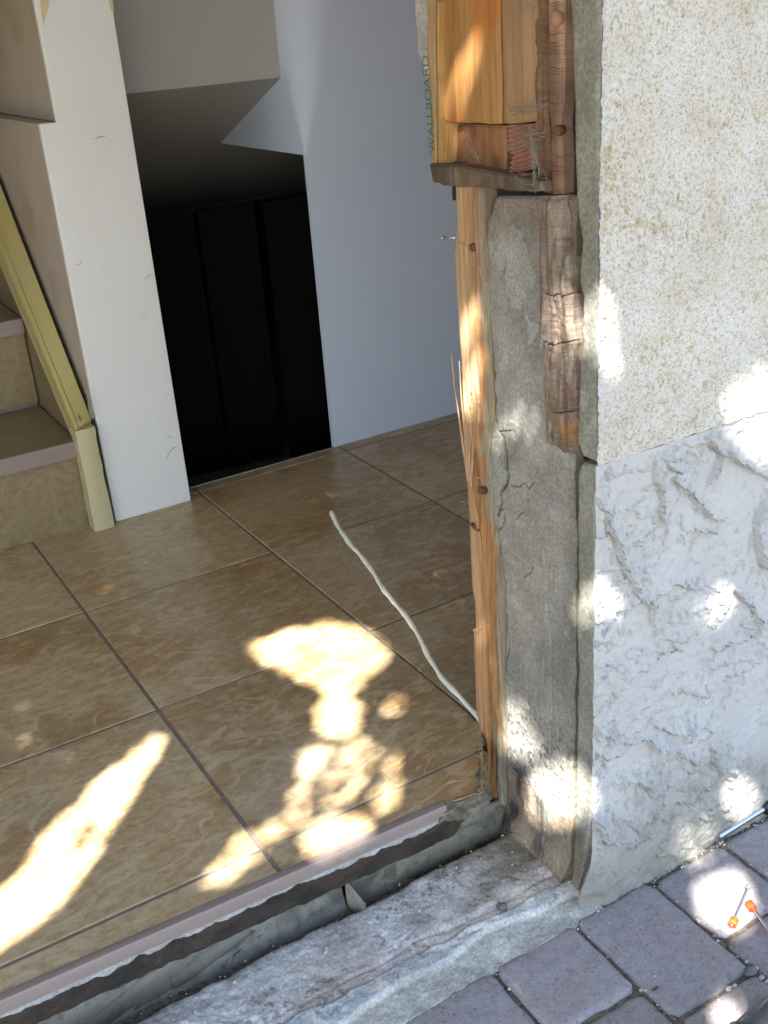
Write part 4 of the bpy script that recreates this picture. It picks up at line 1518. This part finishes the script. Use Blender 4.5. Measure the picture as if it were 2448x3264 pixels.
tip = at(1516, 1829, 2, ZP + .006)
col_ = at(1648, 1747, 2, ZP + .014)
dv = (col_ - tip) / np.linalg.norm(col_ - tip)
sdv = thing('screwdriver', tuple(tip), 'flat blade screwdriver with dark red handle lying on the pavers against the wall', 'screwdriver')
fl = tip + dv * .035
rod('shaft', fl, col_, .0064, m_steel, sdv)
side = np.cross(dv, [0, 0, 1])
side /= np.linalg.norm(side)
up = np.cross(side, dv)
vb = []
for q, wv, h in ((tip, .0062, .0009), (tip + dv * .012, .0072, .0022), (fl + dv * .001, .0060, .0058)):
    for s1, s2 in ((-1, -1), (1, -1), (1, 1), (-1, 1)):
        vb.append(q + side * wv * s1 + up * h * s2)
fb = [[0, 1, 2, 3][::-1], [8, 9, 10, 11]]
for k in range(2):
    for j in range(4):
        fb.append([k * 4 + j, k * 4 + (j + 1) % 4, k * 4 + 4 + (j + 1) % 4, k * 4 + 4 + j])
build('blade', vb, fb, m_steel, sdv, smooth=False)
rod('collar', col_, col_ + dv * .012, .0135, m_black, sdv, prof=[(0, .8), (.2, 1), (.8, 1), (1, .9)])
rod('handle', col_ + dv * .012, col_ + dv * .115, .0185, m_red, sdv, n=10, prof=[(0, .75), (.06, .95), (.3, 1.0), (.45, .9), (.7, 1.05), (.92, 1.0), (1, .7)])


def anchor(h, t, wpos, label, off=.006):
    a = at(*h, 2, ZP + .009)
    b = at(*t, 2, ZP + .006)
    wp = at(*wpos, 2, ZP + .0075)
    d = (b - a) / np.linalg.norm(b - a)
    th = thing('fastener_nail', tuple(a), label, 'nail', 'steel nails with orange washers on the pavers')
    rod('shank', a, b, .0024, m_steel, th, n=10, prof=[(0, 1), (.93, 1), (1, .2)])
    rod('head', a - d * .0025, a, .0050, m_steel, th, n=14, prof=[(0, .8), (.5, 1), (1, 1)])
    wv = rod('washer', wp - d * .0065, wp + d * .0065, .0066, m_orange, th, n=16, prof=[(0, .85), (.1, 1), (.5, .93), (.9, 1), (1, .85)])
    for k in range(8):
        ang = k * math.pi / 4
        s1 = np.cross(d, [0, 0, 1])
        s1 /= np.linalg.norm(s1)
        s2 = np.cross(s1, d)
        o_ = (s1 * math.cos(ang) + s2 * math.sin(ang))
        V, F = tube([wp - d * .0065 + o_ * .0052, wp + d * .0065 + o_ * .0052], .0017, 5)
        build('flute', V, F, m_orange, wv)
    return th


anchor((1615.5, 1918), (1577, 2006), (1584, 1992), 'shiny steel nail with an orange washer near its tip, lying in the sunlit spot')
anchor((1690, 2048), (1619, 1952), (1622, 1957), 'steel nail with a red orange washer at its tip, running out of the picture edge')

pb_ = thing('steel_bar', tuple(at(1640, 2235, 2, ZP)), 'dark steel bar lying at the corner of the patio, cut off by the picture edge', 'bar')
a = at(1628, 2256, 2, ZP + .032)
b = at(1740, 2149, 2, ZP + .032)
rod('shaft', a, b, .030, m_dsteel, pb_, n=28)
rod('grip', a + (b - a) * -.8, a - (b - a) * .02, .033, m_black, pb_, n=28)

# plaster chips, leaf bits
chips = [(1574, 2136, .0042), (1586, 2129, .0030), (1613, 2077, .0028), (1633, 2092, .0038), (1645, 2112, .0042), (1657, 2120, .0035), (1507, 1986, .0018),
         (1316, 1994, .002), (1385, 2138, .003), (1394, 2139, .0022), (1552, 2160, .0025), (1292, 1968, .002), (1415, 2108, .0018)]
CL = ['rounded white chip at the lower end of the long paver, larger of the touching pair',
      'smaller white chip right beside the rounded one at the lower end of the long paver',
      'white chip in the joint above the flat grey pebble', 'pale chip at the upper right of the flat grey pebble',
      'largest white chip below the flat grey pebble in the cross joint', 'white chip at the right picture edge below the grey pebble',
      'tiny pale chip in the joint left of the orange washers', 'tiny pale chip near the wall end of the joint beside the long paver',
      'white chip lying lowest in the joint left of the long paver', 'pale chip touching the tiny orange leaf scrap left of the long paver',
      'small white chip in the joint right under the rounded pair', 'tiny chip on the square paver next to the threshold',
      'tiny chip beside the joint at the bottom of the square paver']
for i, (a, b, r) in enumerate(chips):
    q = at(a, b, 2, ZP + r * .5 - .001)
    o = blob('plaster_chip', q, r, m_plaster, seed=i, sq=(1.1 + .4 * random.random(), .8 + .4 * random.random(), .6), n=5)
    props(o, CL[i], 'chip', 'white plaster chips on the pavers')
props(blob('flat_pebble', at(1623, 2098, 2, ZP + .002), .009, m_stone, seed=31, sq=(1.3, .8, .45), n=6),
      'flat grey brown pebble in the paver joint among the white chips', 'pebble')


def curl(name, p, r, mat, label, seed, h=.006):
    rs_ = np.random.RandomState(seed)
    X, Y = np.meshgrid(np.linspace(-1, 1, 12), np.linspace(-1, 1, 8))
    w_ = np.sqrt(np.clip(1 - X ** 2, 0, 1))
    Px = p[0] + X * r
    Py = p[1] + Y * r * .4 * w_ + rs_.randn(8, 12) * r * .03
    Pz = p[2] + h * (Y ** 2 * w_ + .6 * X ** 2) + rs_.randn(8, 12) * r * .05
    V, F, _ = grid_mesh(np.stack([Px, Py, Pz], -1), back=(0, 0, -.0006))
    o = build(name, V, F, mat)
    return props(o, label, 'dry leaf')


curl('dry_leaf', at(1492, 1822, 2, ZP + .003), .020, m_leafdry, 'curled brown dry leaf against the wall just left of the screwdriver tip', 1, .016)
curl('dry_leaf', at(1578, 1779, 2, ZP + .010), .012, m_leafdry, 'orange brown dry leaf between the screwdriver shaft and the wall', 2, .006)
curl('dry_leaf', at(1415, 2137, 2, ZP + .003), .006, m_leafdry, 'tiny orange leaf scrap in the joint left of the long paver', 3, .002)
props(build('leaf_stem', *(lambda vf: (vf[0], vf[1]))(tube([at(1500, 1822, 2, ZP + .006), at(1506, 1812, 2, ZP + .02), at(1502, 1806, 2, ZP + .028),
                                                            at(1494, 1809, 2, ZP + .03)], .0009, 5)), m_leafdry),
      'thin hooked brown leaf stem standing beside the curled leaf at the wall foot', 'leaf stem')
# crumbs in the joints and along the wall foot
VV = []
FF = []
rs = np.random.RandomState(9)
for k in range(900):
    x = rs.uniform(-.15, 1.1)
    if k % 2:
        y = -.239 - abs(rs.randn()) * .006
    else:
        cjt = .3115 + .0777 + .1553 * rs.randint(-3, 5)
        x = cjt + rs.randn() * .003
        y = rs.uniform(-.8, -.25)
    r = .0008 + .0022 * rs.rand() ** 3
    z = ZP - .004 + rs.rand() * .003
    o0 = len(VV)
    for dx, dy, dz in ((1, 0, 0), (-1, 0, 0), (0, 1, 0), (0, -1, 0), (0, 0, 1), (0, 0, -1)):
        VV.append((x + dx * r * rs.uniform(.6, 1.3), y + dy * r * rs.uniform(.6, 1.3), z + dz * r * rs.uniform(.6, 1.2)))
    for t in ((0, 2, 4), (2, 1, 4), (1, 3, 4), (3, 0, 4), (2, 0, 5), (1, 2, 5), (3, 1, 5), (0, 3, 5)):
        FF.append([o0 + i for i in t])
for k in range(700):      # crumbs on the threshold and in the corner by the jamb
    x = rs.uniform(-.25, .42)
    y = -.215 + .19 * rs.rand() ** 1.5
    r = .0007 + .0022 * rs.rand() ** 4
    z = ZB + .0035
    o0 = len(VV)
    for dx, dy, dz in ((1, 0, 0), (-1, 0, 0), (0, 1, 0), (0, -1, 0), (0, 0, 1), (0, 0, -1)):
        VV.append((x + dx * r * rs.uniform(.6, 1.3), y + dy * r * rs.uniform(.6, 1.3), z + dz * r * rs.uniform(.6, 1.2)))
    for t in ((0, 2, 4), (2, 1, 4), (1, 3, 4), (3, 0, 4), (2, 0, 5), (1, 2, 5), (3, 1, 5), (0, 3, 5)):
        FF.append([o0 + i for i in t])
props(build('joint_grit', VV, FF, m_plaster, smooth=False), 'loose grit and crumbs in the paver joints, on the threshold and along the wall foot', 'grit', kind='stuff')

# ================================================================== TREE (outside the frame, its leaves dapple the doorway)
S = np.array(SUN)
U = np.cross([0, 0, 1.0], S)
U /= np.linalg.norm(U)
Vv = np.cross(S, U)


def uv(P):
    P = np.atleast_2d(P)
    return np.stack([P @ U, P @ Vv], 1)


cC = lambda l: [(474.4 + a * .3064, 1253.7 + b * .3064) for a, b in l]
cP = lambda l: [(1152 + a * .3056, 1762 + b * .3056) for a, b in l]
gaps = [   # (print polygon, axis, plane, openness)
    ([(347, 1572), (356, 1596), (318, 1660), (268, 1740), (232, 1800), (190, 1870), (130, 1950), (60, 2010), (-40, 2070), (-40, 1955), (45, 1890), (100, 1800),
      (130, 1765), (160, 1752), (205, 1694), (262, 1645), (320, 1600)], 2, 0, 1),
    (cC([(170, 450), (380, 380), (640, 290), (800, 270), (1050, 340), (1180, 450), (1200, 560), (1000, 720), (980, 770), (1040, 870), (1010, 960), (970, 1110),
         (700, 1100), (650, 1000), (720, 830), (760, 760), (550, 715), (500, 670), (370, 630), (240, 520)]), 2, 0, 1),
    (cC([(650, 1120), (750, 1180), (740, 1290), (680, 1390), (600, 1550), (630, 1650), (560, 1720), (420, 1800), (330, 1880), (290, 1990), (100, 2090), (-140, 2210),
         (-100, 2100), (30, 1940), (100, 1830), (250, 1760), (400, 1700), (520, 1600), (540, 1400), (570, 1230)]), 2, 0, .88),
    ([(732 + 74 * math.cos(a_), min(1814 + 56 * math.sin(a_), 1836 - .43 * 74 * math.cos(a_))) for a_ in np.linspace(0, 6.28, 28)], 2, 0, 1),
    (cC([(1180, 1180), (1245, 1200), (1250, 1560), (1200, 1620), (1040, 1650), (1100, 1480), (1170, 1360)]), 2, 0, .9),
    (cC([(1130, 850), (1320, 780), (1290, 930), (1180, 960)]), 2, 0, .8),
    (cC([(780, 1150), (1000, 1100), (1150, 1200), (1000, 1500), (700, 1620), (760, 1350)]), 2, 0, .78),
    ([(1209 + 76 * math.cos(a_), 1713 + 66 * math.sin(a_)) for a_ in np.linspace(0, 6.28, 22)], 0, XW, 1),
    ([(1088, 1480), (1105, 1490), (1125, 1530), (1145, 1580), (1175, 1625), (1150, 1640), (1092, 1620), (1090, 1560)], 0, XW, .97),
    ([(1105, 1300), (1125, 1272), (1155, 1262), (1190, 1275), (1208, 1320), (1198, 1380), (1170, 1390), (1165, 1310), (1140, 1300), (1130, 1360), (1112, 1350)], 0, XW, .80),
    ([(1062, 860), (1110, 870), (1165, 900), (1168, 950), (1110, 940), (1064, 960)], 0, XW, .75),
    ([(1180, 650), (1240, 620), (1250, 770), (1190, 780)], 0, XW, .75),
    ([(1248, 650), (1297, 640), (1297, 770), (1250, 760)], 0, XW, .95),
    ([(1243, 1290), (1262, 1262), (1288, 1258), (1288, 1355), (1262, 1350)], 0, XW, .93),
    ([(1252, 10), (1270, 5), (1275, 80), (1258, 100)], 0, XW, .8),
    ([(985, 95), (1035, 85), (1032, 150), (1015, 210), (990, 275), (972, 250), (975, 150)], 0, .43, .88),
    ([(985, 650), (1035, 650), (1045, 760), (1045, 900), (995, 900)], 0, .43, .8),
    ([(1030, 1310), (1075, 1330), (1085, 1420), (1050, 1440), (1035, 1390)], 0, .43, .7),
    ([(1296, 640), (1325, 660), (1335, 760), (1310, 820), (1296, 800)], 1, YF, .95),
    ([(1556, 930), (1575, 860), (1610, 830), (1700, 790), (1700, 1010), (1625, 985), (1590, 960)], 1, YF, 1),
    ([(1530, 60), (1600, 110), (1590, 280), (1545, 330), (1530, 200)], 1, YF, .60),
    ([(1610, 20), (1690, 60), (1690, 250), (1640, 200)], 1, YF, .60),
    ([(1380, 540), (1460, 590), (1440, 690), (1370, 640)], 1, YF, .58),
    ([(1420, 200), (1500, 240), (1480, 360), (1400, 330)], 1, YF, .58),
    ([(1520, 380), (1660, 420), (1640, 560), (1530, 520)], 1, YF, .58),
    ([(1320, 60), (1390, 80), (1380, 170), (1320, 150)], 1, YF, .5),
    ([(1440, 700), (1540, 720), (1520, 820), (1430, 800)], 1, YF, .5),
    ([(1592, 1682), (1628, 1706), (1633, 1750), (1594, 1770), (1544, 1768), (1572, 1723)], 1, YF, 1),
    ([(1444, 1795), (1514, 1786), (1560, 1780), (1530, 1815), (1475, 1845)], 1, YF, .93),
    ([(1290, 1262), (1335, 1252), (1352, 1300), (1292, 1348)], 1, YF, .9),
    ([(1430, 1270), (1450, 1268), (1480, 1310), (1530, 1318), (1565, 1255), (1585, 1262), (1570, 1320), (1510, 1350), (1460, 1330)], 1, YF, .88),
    ([(1320, 1440), (1400, 1430), (1410, 1470), (1340, 1500)], 1, YF, .58),
    ([(1610, 1020), (1680, 1010), (1680, 1080), (1630, 1070)], 1, YF, .60),
    (cP([(1140, 520), (1250, 430), (1400, 430), (1465, 300), (1500, 480), (1560, 600), (1510, 800), (1400, 810), (1280, 780), (1160, 650)]), 2, ZP, 1),
    (cP([(1060, 290), (1250, 180), (1320, 180), (1290, 270), (1150, 380), (1090, 350)]), 2, ZP, .88),
    (cP([(1235, 1050), (1330, 1120), (1290, 1270), (1250, 1290)]), 2, ZP, .85),
    (cP([(1260, 1330), (1450, 1230), (1440, 1400), (1400, 1520), (1290, 1520)]), 2, ZP, .9),
]
U0, U1, V0, V1 = -1.1, 1.6, -1.0, 1.9
RES = .004
nu, nv = int((U1 - U0) / RES), int((V1 - V0) / RES)
gu, gv_ = np.meshgrid(U0 + (np.arange(nu) + .5) * RES, V0 + (np.arange(nv) + .5) * RES)
open_ = np.zeros((nv, nu))
for poly, ax, val, op in gaps:
    q = uv(ats(poly, ax, val))
    m = inpoly(gu, gv_, q)
    open_ = np.where(m, np.maximum(open_, op), open_)


for poly, ax, val, op in [([(150, 1785), (165, 1765), (200, 1762), (212, 1790), (196, 1830), (170, 1850), (148, 1830)], 2, 0, .72),
                         ([(625, 1400), (660, 1380), (700, 1385), (690, 1415), (650, 1425)], 2, 0, .72)]:
    open_ = np.where(inpoly(gu, gv_, uv(ats(poly, ax, val))), op, open_)


def blur(a_, n_):
    for _ in range(2):
        for axx in (0, 1):
            acc = np.zeros_like(a_)
            for k_ in range(-n_, n_ + 1):
                acc += np.roll(a_, k_, axx)
            a_ = acc / (2 * n_ + 1)
    return a_


soft = np.zeros((nv, nu))
for gi in (1, 9, 19, 26):
    poly, ax, val, op = gaps[gi]
    soft = np.maximum(soft, inpoly(gu, gv_, uv(ats(poly, ax, val))).astype(float))
soft = blur(soft, 5)
b1, b2 = blur(open_, 1), blur(open_, 3)
open_ = b1 * (1 - np.clip(soft * 1.5, 0, 1)) + b2 * np.clip(soft * 1.5, 0, 1)
open_[open_ < .04] = 0


def opn(u, v):
    iu = np.clip(((u - U0) / RES).astype(int), 0, nu - 1)
    iv = np.clip(((v - V0) / RES).astype(int), 0, nv - 1)
    inside = (u > U0) & (u < U1) & (v > V0) & (v < V1)
    return np.where(inside, open_[iv, iu], 0)


NL = 130000
rs = np.random.RandomState(5)
lu = rs.uniform(U0, U1, NL)
lv = rs.uniform(V0, V1, NL)
ln = np.where(rs.rand(NL) < .3, rs.uniform(.03, .048, NL), rs.uniform(.016, .03, NL))
lw_ = ln * rs.uniform(.45, .62, NL)
near = np.zeros((nv, nu), bool)
m0 = open_ > .5
for dv_ in range(-12, 13, 2):
    for du_ in range(-12, 13, 2):
        if du_ * du_ + dv_ * dv_ <= 150:
            near |= np.roll(np.roll(m0, dv_, 0), du_, 1)
near &= open_ < 1
ni = np.argwhere(near)
NS = 60000
pk = ni[rs.randint(0, len(ni), NS)]
lu[-NS:] = U0 + (pk[:, 1] + rs.rand(NS)) * RES
lv[-NS:] = V0 + (pk[:, 0] + rs.rand(NS)) * RES
ln[-NS:] = rs.uniform(.008, .015, NS)
lw_[-NS:] = ln[-NS:] * .6
dist = rs.uniform(2.8, 4.3, NL)
# leaf frames: roughly facing the sun, tilted
A = rs.randn(NL, 3) * .55
nrm = S[None] + A
nrm /= np.linalg.norm(nrm, axis=1)[:, None]
t1 = rs.randn(NL, 3)
t1 -= (t1 * nrm).sum(1)[:, None] * nrm
t1 /= np.linalg.norm(t1, axis=1)[:, None]
t2 = np.cross(nrm, t1)
ctr = lu[:, None] * U + lv[:, None] * Vv + dist[:, None] * S
# keep the crown outside the house
need = np.clip((ctr[:, 1] + .45) / -S[1], 0, None)
ctr += need[:, None] * S
shape = [(1, 0), (.35, .8), (-.4, .75), (-1, 0), (-.4, -.75), (.35, -.8)]
okf = np.ones(NL, bool)
rnd = rs.rand(NL)
mx = np.zeros(NL)
for a_, b_ in shape + [(0, 0), (.5, 0), (-.5, 0)]:
    p = ctr + t1 * (ln * a_)[:, None] + t2 * (lw_ * b_)[:, None]
    mx = np.maximum(mx, opn(p @ U, p @ Vv))
okf = np.where(mx > 0, rnd < np.where(mx > .65, (1 - mx) * .32, np.clip((1 - mx) * .95, 0, 1)), True)
# small filler leaves added where stray sun would leak through the crown
cov = np.zeros((nv, nu), bool)
for a_ in np.linspace(-.8, .8, 9):
    for b_ in (-.45, -.2, 0, .2, .45):
        p = (ctr + t1 * (ln * a_)[:, None] + t2 * (lw_ * b_)[:, None])[okf]
        iu = ((p @ U - U0) / RES).astype(int)
        iv = ((p @ Vv - V0) / RES).astype(int)
        mm_ = (iu >= 0) & (iu < nu) & (iv >= 0) & (iv < nv)
        cov[iv[mm_], iu[mm_]] = True
unc = ~cov
unc = unc | np.roll(unc, 1, 0) | np.roll(unc, 1, 1)
hole = np.argwhere(unc & (open_ == 0) & ((gu + gv_ * 0) > U0 + .02))
okf[:len(hole)] = okf[:len(hole)]
HN = len(hole)
hc = (U0 + (hole[:, 1] + .5) * RES)[:, None] * U + (V0 + (hole[:, 0] + .5) * RES)[:, None] * Vv + rs.uniform(2.3, 2.9, HN)[:, None] * S
hc += np.clip((hc[:, 1] + .45) / -S[1], 0, None)[:, None] * S
hl = np.full(HN, .0085)
hh = np.zeros(HN)
for a_, b_ in shape + [(0, 0)]:
    p = hc + U * .0085 * a_ + Vv * .006 * b_
    hh = np.maximum(hh, opn(p @ U, p @ Vv))
hc = hc[hh == 0]
HN = len(hc)
idx = np.where(okf)[0]
LV = np.zeros((len(idx), 6, 3))
for k, (a_, b_) in enumerate(shape):
    LV[:, k] = ctr[idx] + t1[idx] * (ln[idx] * a_)[:, None] + t2[idx] * (lw_[idx] * b_)[:, None] + nrm[idx] * (.15 * ln[idx] * abs(b_))[:, None]
HV = np.zeros((HN, 6, 3))
for k, (a_, b_) in enumerate(shape):
    HV[:, k] = hc + U * .0095 * a_ + Vv * .0075 * b_
print('hole fillers', HN, 'leaves', len(idx))
# rim of the crown, looser
NE = 9000
ang = rs.uniform(0, 2 * math.pi, NE)
rr = 1.45 + np.abs(rs.randn(NE)) * .45
cu, cv = (U0 + U1) / 2, (V0 + V1) / 2
eu, ev = cu + np.cos(ang) * rr * 1.02, cv + np.sin(ang) * rr
ed = rs.uniform(2.2, 3.6, NE)
ec = eu[:, None] * U + ev[:, None] * Vv + ed[:, None] * S
keep = (ec[:, 1] < -.5) & (ec[:, 2] > 1.7) & ((eu < U0) | (eu > U1) | (ev < V0) | (ev > V1))
ec = ec[keep]
e1 = rs.randn(len(ec), 3)
e1 /= np.linalg.norm(e1, axis=1)[:, None]
e2 = np.cross(e1, rs.randn(len(ec), 3))
e2 /= np.linalg.norm(e2, axis=1)[:, None]
EV = np.zeros((len(ec), 6, 3))
for k, (a_, b_) in enumerate(shape):
    EV[:, k] = ec + e1 * .03 * a_ + e2 * .017 * b_
LV = np.concatenate([LV, HV, EV])
tree = thing('garden_tree', (-4.3, -2.3, ZG), 'leafy green tree standing over the patio outside the doorway', 'tree')
LVf = LV.reshape(-1, 3)
build('crown', LVf, np.arange(len(LVf)).reshape(-1, 6).tolist(), m_leaf, tree, smooth=False)['kind'] = 'stuff'
TR = [(-4.3, -2.3, ZG - .1), (-4.25, -2.35, .8), (-4.1, -2.45, 1.9), (-3.7, -2.6, 2.9), (-3.1, -2.9, 3.6)]
V, F = tube(resample(TR, 16), np.linspace(.15, .05, 16), 12)
build('trunk', V, F, m_bark, tree)
cc0 = cu * U + cv * Vv + 3.3 * S
for k in range(7):
    e = cc0 + U * (1.5 * math.cos(k * .9)) + Vv * (1.6 * math.sin(k * .9)) + S * .25
    e[1] = min(e[1], -1.2)
    b0 = resample(TR, 16)[7 + k]
    Pl = resample([b0, (b0 + e) / 2 + np.array([-.1, -.25, .5]), e], 24)
    okp = opn(Pl @ U, Pl @ Vv) + opn(Pl @ U + .03, Pl @ Vv) + opn(Pl @ U - .03, Pl @ Vv) <= 0
    m_ = 24 if okp.all() else max(int(np.argmin(okp)) - 1, 3)
    V, F = tube(Pl[:m_], np.linspace(.05, .014, 24)[:m_], 8)
    build('limb', V, F, m_bark, tree)
